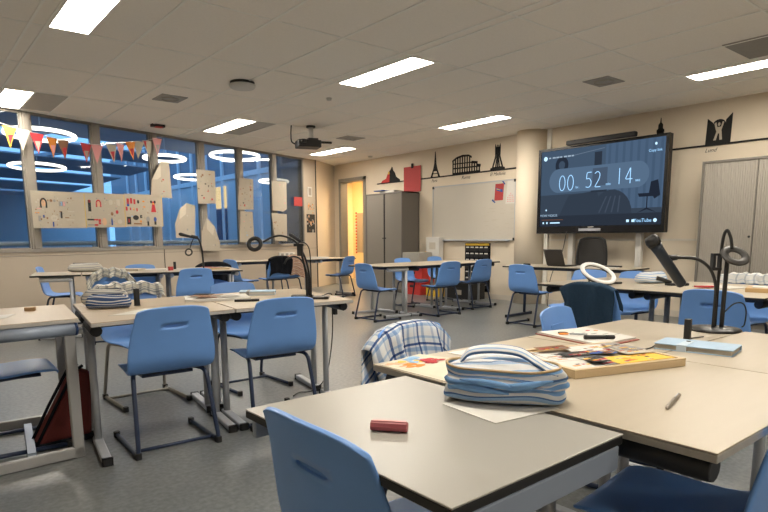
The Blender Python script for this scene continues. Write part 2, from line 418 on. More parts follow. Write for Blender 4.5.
# ------------------------------------------------------------------ ceiling fittings
LP = [(1.16,4.593,1.305,'nearest ceiling light panel, at the top left by the window side'), (1.16,8.53,1.19,'ceiling light panel touching the windows at the far left'),
      (4.147,4.593,1.305,'long ceiling light panel at the top centre of the room'), (4.147,8.53,1.305,'ceiling light panel left of the projector'),
      (7.05,9.844,1.305,'ceiling light panel behind the projector near the doorway'), (7.05,5.907,1.305,'ceiling light panel in front of the round column'),
      (7.05,1.93,1.312,'ceiling light panel at the right edge above the tall cupboard'),
      (1.16,.651,1.305,'ceiling light panel above the nearest tables'), (4.147,.651,1.305,'ceiling light panel above the right hand tables'),
      (1.16,-3.29,1.305,'added unseen ceiling light panel at right behind the viewer, as fill light'), (4.147,-3.29,1.305,'added unseen ceiling light panel far right of the viewer, as fill light')]  # last two panels are unseen, added to brighten chair backs and walls
for x, y, l, lb in LP:
    t = thing('ceiling_light', lb, 'light', (x, y, H), 0, 'rectangular light panels in the ceiling')
    b = mk(M_grid); f = .018
    for A, B in (((0,0,-.012),(.335,f,.004)), ((0,l-f,-.012),(.335,l,.004)), ((0,f,-.012),(f,l-f,.004)), ((.335-f,f,-.012),(.335,l-f,.004))): b.box(A, B)
    b.build('frame', parent=t)
    b = mk(M_panel); b.box((f,f,-.006), (.335-f,l-f,-.001)); b.build('diffuser', parent=t)
M_vent = mat('vent_grey', (.36,.34,.31), .7)
for x, y, w, l, lb in ((2.74,7.68,.33,.38,'square air vent in the ceiling left of the white disc'), (6.38,3.78,.37,.32,'square air vent in the ceiling above the screen'), (6.36,8.75,.4,.36,'square air vent in the ceiling beside the projector')):
    t = thing('air_vent', lb, 'vent', (x, y, H), 0, 'square ceiling vents')
    b = mk(M_vent); b.box((0,0,-.008), (w,l,.003)); b.build('plate', parent=t)
    b = mk(M_taupe); b.tube([(w/2+.11*cos(a*pi/12), l/2+.11*sin(a*pi/12), -.012) for a in range(24)], .008, 6, closed=True); b.build('ring', parent=t)
o = mk(mat('dark_tile', (.33,.31,.28), .9, bump=.3, bscale=150)).box((6.24,1.30,H-.006), (6.93,2.53,H-.0005)).build('return_air_panel'); tag(o, 'dark grille tile in the ceiling at the right edge', 'vent')
for (x0,y0,x1,y1,lb) in ((1.51,8.54,1.87,9.7,'slightly darker ceiling tile beside the far left light panel'), (4.5,8.54,4.83,9.83,'slightly darker ceiling tile beside the light left of the projector')):
    o = mk(mat('tile_darker', (.47,.45,.42), .95)).box((x0,y0,H-.004), (x1,y1,H-.0005)).build('ceiling_tile'); tag(o, lb, 'tile', 'odd darker ceiling tiles')
t = thing('access_point', 'white disc hanging under the ceiling left of the centre light', 'device', (3.28, 6.57, H))
b = mk(M_black); b.cyl((0,0,-.03), .14, .031, 24); b.build('base', parent=t)
b = mk(M_paper); b.lathe([(.05,-.075),(.13,-.07),(.15,-.05),(.15,-.03)], 24); b.build('cover', parent=t)
t = thing('exit_sensor', 'small black and red device on the ceiling above the windows', 'device', (3.38, 9.75, H))
b = mk(M_black); b.box((-.10,-.05,-.04), (.10,.05,0)); b.build('housing', parent=t)
b = mk(M_red); b.box((-.05,-.055,-.05), (.06,.02,-.038)); b.build('light', parent=t)
for x, y, r, lb in ((8.32,10.6,.05,'small white detector on the ceiling near the doorway'), (4.51,6.6,.035,'tiny white detector on the ceiling left of the centre light')):
    o = mk(M_paper).lathe([(r*.4,-.035),(r*.9,-.028),(r,0)], 16).build('smoke_detector', loc=(x,y,H)); tag(o, lb, 'detector', 'small ceiling detectors')
t = thing('projector', 'black projector hanging from the ceiling on a short white pole', 'projector', (5.36, 8.38, H), radians(-20))
b = mk(M_black); b.cyl((0,0,-.03), .075, .03, 20); b.build('ceiling_plate', parent=t)
b = mk(M_paper); b.cyl((0,0,-.20), .04, .172, 16); b.build('pole', parent=t)
b = mk(M_black); b.rbox((-.24,-.15,-.345), (.14,.16,-.235), .03); b.build('body', parent=t, bevel=.01)
b = mk(M_blackm); b.box((-.06,-.08,-.237), (.10,.09,-.198)); b.box((.10,-.03,-.265), (.34,.03,-.235)); b.build('bracket', parent=t)
b = mk(M_blackm); b.cyl((-.16,-.17,0), .045, .05, 18, T(0,0,0)@Matrix.Translation((0,0,-.29)) @ Matrix.Rotation(0,4,'X')); b.build('lens', parent=t)
o = mk(M_black).tube(arc([(5.08,8.52,H),(5.07,8.52,H-.14),(5.08,8.52,H-.25),(5.13,8.50,H-.29)]), .012, 6).build('projector_cable'); tag(o, 'black cable looping from the ceiling to the projector', 'cable')
# ------------------------------------------------------------------ desks
TZ = 0.755
def desk(label, group, FL, FR, BR, BL, top=M_wood, edge=M_edge, brk=M_silver, leg=M_silver, foot=M_silver, name='student_desk', th=.022, inset=.06, frame=None, off=.15, apron=False, bl=.09):
    P = [V3(q+(0,)) if len(q) == 2 else V3(q) for q in (FL, FR, BR, BL)]
    c = sum(P, V3())/4; ax = (P[1]-P[0]); rz = atan2(ax.y, ax.x)
    t = thing(name, label, 'desk', c, rz, group); Ri = Matrix.Rotation(-rz, 4, 'Z')
    q = [Ri @ (p-c) for p in P]
    b = mk(top); b.prism([(p.x,p.y) for p in q], TZ-.004, TZ); b.build('tabletop', parent=t, bevel=.002)
    tp = t.children[0]
    b = mk(edge); g = [(p.x*.9985, p.y*.9985) for p in q]; b.prism(g, TZ-th, TZ-.0045); b.build('edge_band', parent=tp, bevel=.002)
    for i0, i1, sg in ((0, 3, 1), (1, 2, -1)):
        a, d = q[i0], q[i1]; u = (d-a).normalized(); w = V3((u.y, -u.x, 0))*sg   # towards the middle
        L = (d-a).length; m = (a+d)/2 + w*inset; ml_ = m + u*off*(1 if frame is None else 0)
        if frame is None:
            b = mk(brk); h = L/2-bl; b.tube([m-u*h+V3((0,0,TZ-th-.032)), m+u*h+V3((0,0,TZ-th-.032))], .030, 12); br = b.build('bracket', parent=t, bevel=.004)
            b = mk(leg); b.tube([ml_+V3((0,0,.03)), ml_+V3((0,0,TZ-th-.05))], .021, 14); b.build('leg', parent=t)
            b = mk(foot); h = L*.44
            R = Matrix.Translation(m) @ Matrix.Rotation(atan2(u.y,u.x), 4, 'Z')
            b.rbox((-h, -.025, .006), (h, .025, .040), .02, R); f = b.build('foot', parent=t, bevel=.008)
            for s in (-1, 1):
                b = mk(M_black); b.rbox((s*h-.016*(s>0)-.004, -.027, 0), (s*h+.016*(s<0)+.004, .027, .042), .018, R); b.build('foot_cap', parent=f, bevel=.004)
        else:
            R = Matrix.Translation(m) @ Matrix.Rotation(atan2(u.y,u.x), 4, 'Z'); h = L/2-.02; w_ = .027
            b = mk(brk); b.tube([m-u*h+V3((0,0,TZ-th-.035)), m+u*(h-.05)+V3((0,0,TZ-th-.035))], .034, 14); b.tube([m+u*(h-.05)+V3((0,0,TZ-th-.035)), m+u*h+V3((0,0,TZ-th-.035))], .034, 14); br = b.build('bracket', parent=t)
            for s in (-1, 1):
                b = mk(mat('blue_cap', (.035,.075,.19), .45)); b.tube([m+u*(s*(h-.002))+V3((0,0,TZ-th-.035)), m+u*(s*(h+.012))+V3((0,0,TZ-th-.035))], .034, 14); b.build('end_cap', parent=br)
                b = mk(leg); b.box((s*h-w_*(s>0)*2, -w_*.6, 0), (s*h+w_*(s<0)*2, w_*.6, TZ-th-.06), R); b.build('leg', parent=t, bevel=.006)
            b = mk(leg); b.box((-h, -w_*.6, .004), (h, w_*.6, .062), R); b.build('foot', parent=t, bevel=.006)
    if apron:
        for i0, i1 in ((1,2),(3,0)):
            A_, B_ = q[i0]*.975, q[i1]*.975; u = (B_-A_).normalized(); R = Matrix.Translation((A_+B_)/2) @ Matrix.Rotation(atan2(u.y,u.x),4,'Z'); h = (B_-A_).length/2
            b = mk(brk); b.box((-h+.011,-.010,TZ-th-.052), (h-.011,.010,TZ-th), R); b.build('apron', parent=t, bevel=.003)
    b = mk(M_navy if frame is None else brk); ml = (q[0]+q[3])/2; mr = (q[1]+q[2])/2; dd = (mr-ml).normalized()
    if frame is None: b.tube([ml+dd*(inset+.02)+V3((0,.06,TZ-th-.03)), mr-dd*(inset+.02)+V3((0,.06,TZ-th-.03))], .018, 8); b.build('crossbar', parent=t)
    else: b.box((-.3,-.02,.01), (.3,.02,.05)); b.build('crossbar', parent=t)
    return t
def R2(o, a, x, y):
    return (o[0]+x*cos(a)-y*sin(a), o[1]+x*sin(a)+y*cos(a))
def block(o, a, L, Wd, labels, group, **kw):
    """four desks, two rows of two, front-left corner o, direction a"""
    g = .003
    for (i, j), lb in zip(((0,0),(1,0),(0,1),(1,1)), labels):
        x0, x1, y0, y1 = i*L+g, (i+1)*L-g, j*Wd+g, (j+1)*Wd-g
        k_ = dict(kw); k_['off'] = .15 if j == 0 else -.15
        desk(lb, group, R2(o,a,x0,y0), R2(o,a,x1,y0), R2(o,a,x1,y1), R2(o,a,x0,y1), **k_)
GD = 'student desks pushed together in islands'
M_brkb = mat('black_bracket', (.015,.016,.02), .45)
# nearest island
desk('white-topped desk with black edge nearest the viewer, red stick on it', GD, (.615,1.285), (.615,.59), (1.14,.60), (1.14,1.292), top=M_white, edge=M_black, brk=M_bluegrey, leg=M_silver, inset=.05, off=-.06, apron=True)
block((1.165,.422), 0, .817, .533, ['wood-topped desk at right front carrying the metal pen', 'wood-topped desk at right carrying the light blue planner',
      'wood-topped desk behind the striped pouch with the map sheet', 'wood-topped desk under the white folder and clipboard'], GD, brk=M_brkb, inset=.06, bl=.025)
# left island
desk('wood-topped desk with white box frame at the left edge', GD, (.70,3.385), (.79,4.18), (.22,4.20), (.20,3.345), top=M_wood2, frame=1, brk=M_bluegrey, leg=mat('white_frame_steel', (.37,.37,.37), .4, metal=.15), inset=.02)
kw = dict(top=M_wood2, brk=M_brkb, inset=.03); kb = dict(kw, off=-.15)
desk('wood-topped desk holding the navy striped pencil cases in the left island', GD, (.70,3.13), (1.495,3.205), (1.56,3.68), (.765,3.64), **kw)
desk('wood-topped desk behind the second blue chair in the left island', GD, (1.505,3.205), (2.335,3.17), (2.42,3.68), (1.57,3.68), **kw)
desk('wood-topped desk of the left island under the plaid covered chair', GD, (.77,3.65), (1.56,3.69), (1.63,4.20), (.835,4.17), **kb)
desk('wood-topped desk with the grey notebook at the far right of the left island', GD, (1.57,3.69), (2.42,3.69), (2.52,4.20), (1.64,4.20), **kb)
# island by the windows, at the back left
a = radians(-13); o = (1.13, 7.75); kw = dict(edge=M_black)
desk('outermost desk of the window island, its pale end bracket facing out', GD, R2(o,a,0,.80), R2(o,a,0,0), R2(o,a,.525,0), R2(o,a,.525,.80), brk=mat('pale_bracket', (.55,.54,.51), .5), **kw)
block(R2(o,a,.535,0), a, .95, .50, ['window island desk behind the plaid draped chair', 'window island desk behind the plain blue chair at back left', 'window island desk nearest the wall under the grey pencil case', 'window island desk nearest the wall below the black mic stand'], GD, **kw)
# island in front of the doorway
a = radians(4); o = (4.62, 9.62)
for k, lb in enumerate(('desk at the left end of the row before the doorway', 'desk in the middle of the row before the doorway', 'desk at the right end of the row before the doorway')):
    desk(lb, GD, R2(o,a,k*.90,0), R2(o,a,(k+1)*.90-.005,0), R2(o,a,(k+1)*.90-.005,.62), R2(o,a,k*.90,.62), edge=M_black)
# island below the whiteboard
desk('end desk of the whiteboard island, pale bracket facing the viewer', GD, (5.30,7.32), (5.34,6.50), (5.875,6.44), (5.79,7.30), edge=M_black, brk=mat('pale_bracket', (.55,.54,.51), .5), leg=mat('pale_leg', (.50,.51,.52), .45))
block((5.90,6.36), radians(5), 1.02, .50, ['front left desk of the island below the whiteboard', 'front right desk of the island below the whiteboard', 'rear left desk of the island below the whiteboard', 'rear right desk of the island below the whiteboard'], GD, edge=M_black, brk=M_brkb)
# island under the screen
block((4.38,3.19), radians(-90), .90, .58, ['desk behind the navy draped chair under the screen', 'desk behind the blue chair beside the black lamp stand', 'desk of the screen island holding the striped pouch', 'desk of the screen island before the white draped chair'], GD, edge=M_black, brk=M_brkb)
desk('end desk of the screen island at the right edge of the photo', GD, (4.36,1.37), (4.36,.85), (5.18,.85), (5.18,1.37), edge=M_black)
# teacher's desk
t = desk("long teacher's desk with laptop under the screen", 'teacher desk', (6.72,5.50), (6.90,3.70), (7.62,3.78), (7.45,5.56), edge=M_black, leg=M_navy, foot=M_navy, name='teacher_desk')
del t['group']
# ------------------------------------------------------------------ chairs
PROF = [(.235,.418),(.225,.440),(.17,.449),(.08,.447),(-.02,.438),(-.10,.438),(-.160,.456),(-.192,.510),(-.203,.580),(-.215,.645),(-.2265,.696),(-.231,.716),(-.250,.785),(-.258,.812)]
HALF = [.160,.195,.205,.208,.212,.220,.234,.240,.234,.224,.212,.206,.196,.180]
UU = [-1,-.90,-.70,-.30,0,.30,.70,.90,1]
def shell_pt(i, j, off=0):
    u = UU[i]; y, z = PROF[j]; w = HALF[j]
    if j < 5: z -= .012*(1-u*u) ; z += 0
    if j >= 7: y -= .022*(1-u*u)-.010
    if j == len(PROF)-1: z -= .022*abs(u)**4
    if j == 0: y -= .02*abs(u)**3
    return V3((u*w, y, z))
def chair_proto(legm, name='school_chair'):
    t = thing(name, 'x', 'chair', (0,0,0), 0, 'blue plastic school chairs')
    b = mk(M_blue); n = len(PROF)
    vs = [[b.bm.verts.new(shell_pt(i, j)) for i in range(9)] for j in range(n)]
    for j in range(n-1):
        for i in range(8):
            if j == 10 and i in (3, 4): continue
            b.face([vs[j][i], vs[j][i+1], vs[j+1][i+1], vs[j+1][i]], True)
    cr = b.bm.edges.layers.float.new('crease_edge')
    for e in b.bm.edges:
        if len(e.link_faces) == 1 and all(abs(v.co.x) < .09 and 0.68 < v.co.z < .735 for v in e.verts): e[cr] = 1.0
        elif len(e.link_faces) == 1 and all(v.co.z > .75 for v in e.verts): e[cr] = .55
    s = b.build('seat_shell', parent=t)
    so = s.modifiers.new('thick', 'SOLIDIFY'); so.thickness = .013; so.offset = 0
    sb = s.modifiers.new('smooth', 'SUBSURF'); sb.levels = 2; sb.render_levels = 2
    b = mk(M_slot); b.box((-.082,-.004,-.022), (.082,.004,.022), T(0,-.2330,.706,rx=radians(11))); b.build('handle_recess', parent=t, bevel=.003)
    for sd in (-1, 1):
        b = mk(legm)
        p = fillet([(sd*.13,.13,.424),(sd*.200,-.125,.424),(sd*.222,-.225,.016),(sd*.222,.245,.016)], .05, 5)
        b.tube(p, .0125, 8); lg = b.build('sled_leg', parent=t)
        for y0, y1 in ((-.232,-.185), (.225,.262)):
            b = mk(M_black); b.rbox((sd*.222-.017, y0, 0), (sd*.222+.017, y1, .036), .012); b.build('foot_cap', parent=lg, bevel=.004)
    b = mk(legm); b.tube([(-.222,-.13,.017),(.222,-.13,.017)], .010, 8); b.build('crossbar', parent=t)
    b = mk(M_navy); b.box((-.14,-.08,.408), (.14,.14,.425)); b.build('seat_support', parent=t)
    return t
used = {}
def chair(x, y, ang, label, legs='navy'):
    """x,y = point on the floor under the top of the backrest; ang = heading the sitter faces, degrees from +X"""
    a = radians(ang); ox = x+.258*cos(a); oy = y+.258*sin(a)
    if legs not in used:
        used[legs] = chair_proto({'navy': M_navy, 'silver': mat('beige_steel', (.36,.34,.30), .45, metal=.2)}[legs]); t = used[legs]
    else: t = copy_tree(used[legs])
    t.location = (ox, oy, 0); t.rotation_euler = (0, 0, a-pi/2); t['label'] = label; t['category'] = 'chair'
    return t
CH = [(.585,.965,0,'blue chair in the left foreground pushed against the white desk'), (1.60,.395,97,'blue chair in the right bottom corner under the wood desk'),
 (1.105,3.10,88,'blue chair at left with its slotted back to us, before the pencil cases'), (1.79,3.11,86,'blue chair seen from behind, before the left desk with notebook'),
 (2.08,4.50,-88,'blue chair facing us across the left island, only its top showing'), (1.30,4.62,-88,'pale-legged blue chair under a frilled plaid shirt, across the left island'),
 (.16,3.86,-2,'chair tucked under the white-framed desk at the left edge'),
 (2.78,6.98,85,'blue chair with slotted back before the window island'), (1.80,6.95,78,'blue chair draped in plaid cloth at the window island'),
 (1.40,8.85,-20,'grey-blue chair standing at the outer end of the window island'), (2.62,8.62,-100,'blue chair between window island and the poster wall, below the posters'), (3.62,8.42,-100,'chair with dark jacket at the wall side of the window island'),
 (4.36,9.50,8,'blue chair at the left end of the row before the doorway'), (5.26,9.32,92,'chair hung with a black jacket in the row before the doorway'), (5.62,9.46,95,'blue chair hung with a pinkish cloth in the row before the doorway'),
 (6.86,9.40,112,'blue chair near the doorway turned left towards the row of desks'),
 (4.98,6.55,0,'blue chair at the left end of the whiteboard island, turned right'), (6.30,6.10,88,'blue chair in front of the whiteboard island, left of two'), (7.33,6.36,90,'blue chair in front of the whiteboard island, right of two'),
 (6.78,7.78,-86,'blue chair behind the whiteboard island before the tall cabinet'), (7.72,7.95,-86,'blue chair behind the whiteboard island before the red crates'),
 (6.22,4.80,0,"blue chair pushed up to the teacher's desk"),
 (4.06,2.48,2,'chair covered by a navy sweater at the screen island'), (4.14,1.63,-2,'blue chair behind the black lamp stand at right'),
 (5.76,3.50,180,'blue chair between screen island and teacher desk, left of the white ring lamp'), (5.84,3.00,182,'blue chair across the screen island behind the striped pouch'), (5.82,1.98,180,'blue chair with white plaid cloth before the tall ribbed cupboard'),
 (2.55,1.75,-78,'bright blue chair top beyond the white folder on the near island'), (1.62,1.82,-84,'chair draped in blue plaid shirt beside the near island')]
CHT = {}
for x, y, an, lb in CH:
    CHT[lb] = chair(x, y, an, lb, 'silver' if 'pale-legged' in lb else 'navy')
# ------------------------------------------------------------------ cloths over chair backs
M_plaid = uv_bands('blue_plaid', None, [(0,(.70,.71,.72)),(.22,(.34,.45,.62)),(.36,(.70,.71,.72)),(.44,(.06,.11,.26)),(.54,(.66,.68,.70)),(.72,(.40,.50,.64)),(.82,(.70,.70,.70))], 'Y', 6, .12, second=(5.5, [(0,(.95,.95,.95)),(.20,(.50,.60,.78)),(.38,(.97,.97,.97)),(.56,(.14,.20,.38)),(.68,(.90,.92,.95)),(.84,(.60,.68,.82)),(.92,(.96,.96,.96))]))
M_plaid2 = uv_bands('grey_plaid', None, [(0,(.66,.64,.58)),(.40,(.32,.34,.36)),(.62,(.68,.66,.61)),(.80,(.22,.26,.32)),(.88,(.7,.68,.62))], 'Y', 5, 0, second=(8, [(0,(.97,.96,.92)),(.5,(.55,.56,.58)),(.8,(.95,.94,.9))]))
M_plaid3 = uv_bands('white_plaid', None, [(0,(.72,.72,.70)),(.55,(.45,.52,.62)),(.66,(.74,.73,.7))], 'Y', 5, 0, second=(7, [(0,(.97,.97,.97)),(.6,(.62,.66,.72)),(.78,(.95,.95,.95))]))
M_navyc = mat('navy_wool', (.032,.062,.105), .95, var=.15, scale=60, bump=.3, bscale=120, spec=.1)
M_blackc = mat('black_fabric', (.012,.013,.017), .95, bump=.3, bscale=90, spec=.1)
M_pinkc = uv_bands('flower_cloth', None, [(0,(.55,.34,.24)),(.35,(.68,.52,.40)),(.6,(.42,.20,.16)),(.8,(.62,.45,.34))], 'Y', 9, 2.0)
def drape(name, label, cat, ch, ma, front, back, hw=.22, puff=.02, fold=.014, k=9, lift=.012, seed=0, uside=.07, frill=0.0, group=None):
    rnd = random.Random(seed); ph = [rnd.uniform(0, 6.28) for _ in range(8)]
    def fn(a, c):
        u = a*2-1; tot = front+back+.06; d = c*tot
        fr = front+.08*sin(3*u+ph[0])*front; 
        topz = .806+lift - uside*abs(u)**3
        if d < front: y, z, sgn = 0, topz-(front-d), 1
        elif d < front+.06:
            q = (d-front)/.06*pi; y, z, sgn = -.257+(puff+.016)*cos(q), topz+.012*sin(q), 0.3
        else: y, z, sgn = 0, topz-(d-front-.06), -1; y = -.273-puff+(topz-z)*.19
        if sgn == 1: y = -.241+puff+(topz-z)*.24
        f = fold*(sin(k*u+ph[1]+2.1*c)+.5*sin(2.3*k*u+ph[2]-3*c)) 
        hang = min(1.0, abs(topz-z)/.12)
        x = u*(hw+.02*hang*sin(5*c+ph[3])) + .006*sin(14*c+ph[4])
        z += frill*(sin(2.4*k*u+ph[5])+.4*sin(4.1*k*u+ph[6])) + (.012*sin(4*u+ph[7]) if hang > .9 else 0)
        y += sgn*(f*(.35+.65*hang)+abs(f)*.5)+ (frill*.8*sin(2.0*k*u+ph[3]) if frill else 0)
        return V3((x, y, z))
    b = mk(ma); b.grid(fn, 40, 34); o = b.build(name, loc=ch.location.copy(), rotz=ch.rotation_euler.z)
    so = o.modifiers.new('thick', 'SOLIDIFY'); so.thickness = .006
    return tag(o, label, cat, group)
K = {k: CHT[k] for k in CHT}
def C(sub): return next(v for k, v in CHT.items() if sub in k)
drape('plaid_shirt', 'blue and white plaid shirt over the chair beside the near island', 'shirt', C('draped in blue plaid shirt'), M_plaid, .22, .30, hw=.245, fold=.024, k=6, uside=.09, lift=.004, seed=3)
drape('plaid_shirt', 'grey plaid shirt bunched on the pale-legged chair across the left island', 'shirt', C('pale-legged'), M_plaid2, .075, .12, hw=.24, fold=.02, k=6, frill=.008, lift=.03, seed=4, uside=.03)
drape('plaid_shirt', 'grey plaid cloth arched over a chair at the window island', 'shirt', C('draped in plaid cloth'), M_plaid2, .06, .09, hw=.25, fold=.02, k=6, frill=.008, lift=.035, seed=5, uside=.16)
drape('sweater', 'dark navy sweater hanging over a chair back below the screen', 'sweater', C('navy sweater'), M_navyc, .16, .36, hw=.225, fold=.016, k=7, lift=.004, seed=6, uside=.05)
drape('jacket', 'black jacket hung on a chair in the row before the doorway', 'jacket', C('black jacket'), M_blackc, .18, .30, hw=.225, fold=.02, k=5, lift=.04, seed=7, uside=.05, puff=.03)
drape('cloth', 'pinkish brown patterned cloth hung over a chair before the doorway', 'cloth', C('pinkish cloth'), M_pinkc, .15, .36, hw=.23, fold=.025, k=5, lift=.04, seed=8, uside=.06, puff=.03)
drape('jacket', 'dark jacket on the chair at the wall side of the window island', 'jacket', C('chair with dark jacket'), M_blackc, .25, .30, hw=.25, fold=.02, k=5, lift=.01, seed=9, uside=.06, puff=.03)
drape('plaid_cloth', 'white plaid cloth lying over a chair before the ribbed cupboard', 'cloth', C('white plaid cloth'), M_plaid3, .08, .10, hw=.25, fold=.02, k=7, lift=.02, frill=.006, seed=10, uside=.03)
# ------------------------------------------------------------------ big screen on the front wall
XT = 8.40
t = thing('display_screen', 'large black framed display with a countdown timer on the front wall', 'screen', (XT, 5.07, 1.215))
def SM(u=0, v=0, w=0): return Matrix.Translation((0, 1.08, 0)) @ FM(0, 0, 0) @ Matrix.Translation((u, v, w))
TW, TH = 2.16, 1.365; SX0, SY0, SW, SH = .05, .115, 2.06, 1.21
BGS = ('wall_area','curtain','curtain_folds','lower_shade','bed','bed_folds','shelf_shape','wall_clock','clock_face','armchair','timer_pill','pill_shade','ceiling_line')
b = mk(M_black); b.box((0,0,-.10), (TW,TH,-.004), SM()); b.build('housing', parent=t, bevel=.01)
b = mk(mat('gloss_black', (.008,.008,.009), .25))
for A, B in (((0,0,-.02),(TW,SY0,.012)), ((0,SY0+SH,-.02),(TW,TH,.012)), ((0,SY0,-.02),(SX0,SY0+SH,.012)), ((SX0+SW,SY0,-.02),(TW,SY0+SH,.012))): b.box(A, B, SM())
bz_ = b.build('bezel', parent=t)
b = mk(M_silver); b.box((.80,.035,.012), (1.18,.075,.016), SM()); b.build('control_strip', parent=bz_)
b = mk(M_paper); b.box((.96,.09,.012), (1.06,.102,.0135), SM()); b.build('maker_mark', parent=bz_)
def scr(name, col, st, shapes, w, par):
    if name in BGS: col = tuple(c*.30 for c in col)
    b = mk(emission('screen_'+name, col, st))
    for q in shapes:
        b.prism([(SX0+u*SW, SY0+v*SH) for u, v in q], w, w+.0006, SM())
    return b.build(name, parent=par)
def rr(u0, v0, u1, v1): return [(u0,v0),(u1,v0),(u1,v1),(u0,v1)]
def ell(u, v, a, b_, n=24, a0=0, a1=2*pi): return [(u+a*cos(a0+(a1-a0)*k/(n-1 if a1-a0 < 6.2 else n)), v+b_*sin(a0+(a1-a0)*k/(n-1 if a1-a0 < 6.2 else n))) for k in range(n)]
b = mk(emission('screen_back', (.011,.016,.024), 1.0)); b.box((SX0,SY0,-.006), (SX0+SW,SY0+SH,-.003), SM()); sc_ = b.build('screen', parent=t)
scr('wall_area', (.052,.085,.135), 1, [rr(0,.42,.56,1)], -.0028, sc_)
scr('curtain', (.064,.108,.178), 1, [rr(.56,.20,1,1)], -.0026, sc_)
scr('curtain_folds', (.052,.090,.150), 1, [rr(.58+.055*k,.20,.60+.055*k,1) for k in range(8)], -.0019, sc_)
scr('lower_shade', (.022,.030,.045), 1, [rr(0,0,1,.14)], -.0018, sc_)
scr('bed', (.030,.043,.065), 1, [[(.18,.14),(.26,.40),(.50,.44),(.56,.14)], [(.46,.14)]+ell(.62,.14,.16,.30,14,0,pi)], -.0012, sc_)
scr('bed_folds', (.05,.068,.10), 1, [[(.52+.05*k,.16),(.53+.05*k,.16),(.585+.035*k,.36),(.575+.035*k,.36)] for k in range(4)], -.0006, sc_)
scr('shelf_shape', (.024,.034,.052), 1, [rr(.45,.42,.58,.70), rr(.47,.70,.53,.92)], -.0005, sc_)
scr('wall_clock', (.018,.026,.042), 1, [ell(.19,.80,.058,.115)], -.0004, sc_)
scr('clock_face', (.045,.07,.11), 1, [ell(.19,.80,.028,.055)], .0003, sc_)
scr('armchair', (.014,.020,.034), 1, [[(.82,.37),(.90,.37),(.91,.50),(.96,.52),(.98,.34),(.94,.30),(.93,.33),(.83,.33)], rr(.885,.18,.893,.33), [(.82,.14),(.885,.20),(.893,.20),(.96,.14),(.89,.18)]], .0002, sc_)
pill = ell(.81,.60,.085,.155,14,-pi/2,pi/2)+ell(.165,.60,.085,.155,14,pi/2,3*pi/2)
scr('timer_pill', (.085,.14,.22), 1, [pill], .0010, sc_)
scr('pill_shade', (.06,.09,.14), 1, [rr(.46,.50,.58,.72)], .0017, sc_)
scr('ceiling_line', (.14,.19,.26), 1, [[(.28,.905),(.55,.955),(.55,.962),(.28,.912)]], .0017, sc_)
E_txt = emission('screen_text', (.36,.66,1.0), .37); E_dim = emission('screen_text_dim', (.45,.62,.8), .25)
def stext(body, u, v, size, m_=None, align='CENTER', name='screen_text'):
    return text_mesh(name, body, size, m_ or E_txt, sc_, SM(SX0+u*SW, SY0+v*SH, .0028), align=align)
def thin(body, u, v, size):
    """thin numerals drawn as strokes"""
    G = {'0': [ell(.5,.5,.36,.48,26)+[None]], '5': [[(.80,.97),(.28,.97),(.22,.55),(.42,.60),(.62,.57),(.78,.42),(.80,.28),(.70,.10),(.48,.02),(.18,.08)]],
         '2': [[(.18,.86),(.34,.96),(.56,.97),(.74,.86),(.76,.68),(.62,.45),(.18,.03),(.84,.03)]], '1': [[(.50,.97),(.50,.02)]],
         '4': [[(.64,.02),(.64,.97),(.12,.28),(.86,.28)]], '.': [[(.46,.0),(.54,.07)]]}
    b = mk(E_txt); x = u
    for ch in body:
        for st in G[ch]:
            cl = st[-1] is None; pts = [q for q in st if q]
            P = [(SX0+(x+q[0]*size*.60)*SW, SY0+(v+(q[1]-.5)*size*SW/SH)*SH, .0035) for q in pts]
            if not cl and len(P) > 2: P = fillet(P, .02, 2)
            b.tube(P, .0056, 5, closed=cl, M=SM())
        x += size*.62
    return b.build('timer_digits', parent=sc_)
thin('00', .165, .565, .118); thin('52', .395, .58, .118); thin('14', .640, .595, .118)
stext('hr.', .335, .50, .058); stext('min', .590, .51, .054); stext('sec', .815, .53, .058)
stext('YouTube', .865, .05, .072, E_txt); stext('Copy link', .93, .855, .05); stext('MORE VIDEOS', .085, .145, .052, E_dim)
scr('icons', (.5,.75,.95), .40, [ell(.04,.905,.017,.03,18), rr(.745,.035,.765,.065), rr(.785,.035,.805,.065), ell(.955,.05,.013,.022,14), ell(.932,.93,.008,.016,14), ell(.06,.22,.006,.012,10), rr(.03,.035,.042,.06), rr(.065,.035,.077,.06), rr(.10,.04,.19,.055)], .0028, sc_)
scr('title_bar', (.45,.58,.72), .22, [rr(.07+.034*k,.90,.07+.034*k+(.028 if k % 3 else .02),.918) for k in range(7)], .0028, sc_)
scr('progress', (.6,.25,.12), .10, [rr(.02,.085,.22,.092)], .0028, sc_)
o = mk(M_black).rbox((-.57,-.036,0), (.57,.036,.075), .02, FM(5.02, 2.618, XT-.02)).build('sound_bar', bevel=.01); tag(o, 'black sound bar lying on top edge of the big screen', 'speaker')
t = thing('screen_stand', 'pair of white lift columns under the big display', 'stand', (8.56, 5.0, 0))
for y in (.58, -.57):
    b = mk(mat('white_steel', (.62,.60,.56), .5)); b.box((-.03,y-.045,0), (.05,y+.045,1.30)); b.build('column', parent=t, bevel=.006)
b = mk(M_silver); b.box((-.05,-.7,1.28), (.04,.7,1.42)); b.build('crossbar', parent=t)

# ------------------------------------------------------------------ silhouettes and ledge
M_sil = mat('black_card', (.008,.008,.008), .8)
b = mk(M_sil); b.box((0,0,0), (10.78-6.74,.022,.02), FM(10.78, 2.368)); tag(b.build('picture_ledge'), 'black ledge line above the whiteboard and tall cabinet', 'ledge')
b = mk(M_sil); b.box((0,0,0), (6.15-1.2,.022,.02), FM(6.15, 2.368)); tag(b.build('picture_ledge'), 'black ledge line running above the ribbed cupboard at right', 'ledge')
Z0 = 2.391
def poly(b, pts, M, w=.008): b.prism(pts, 0.002, w, M)
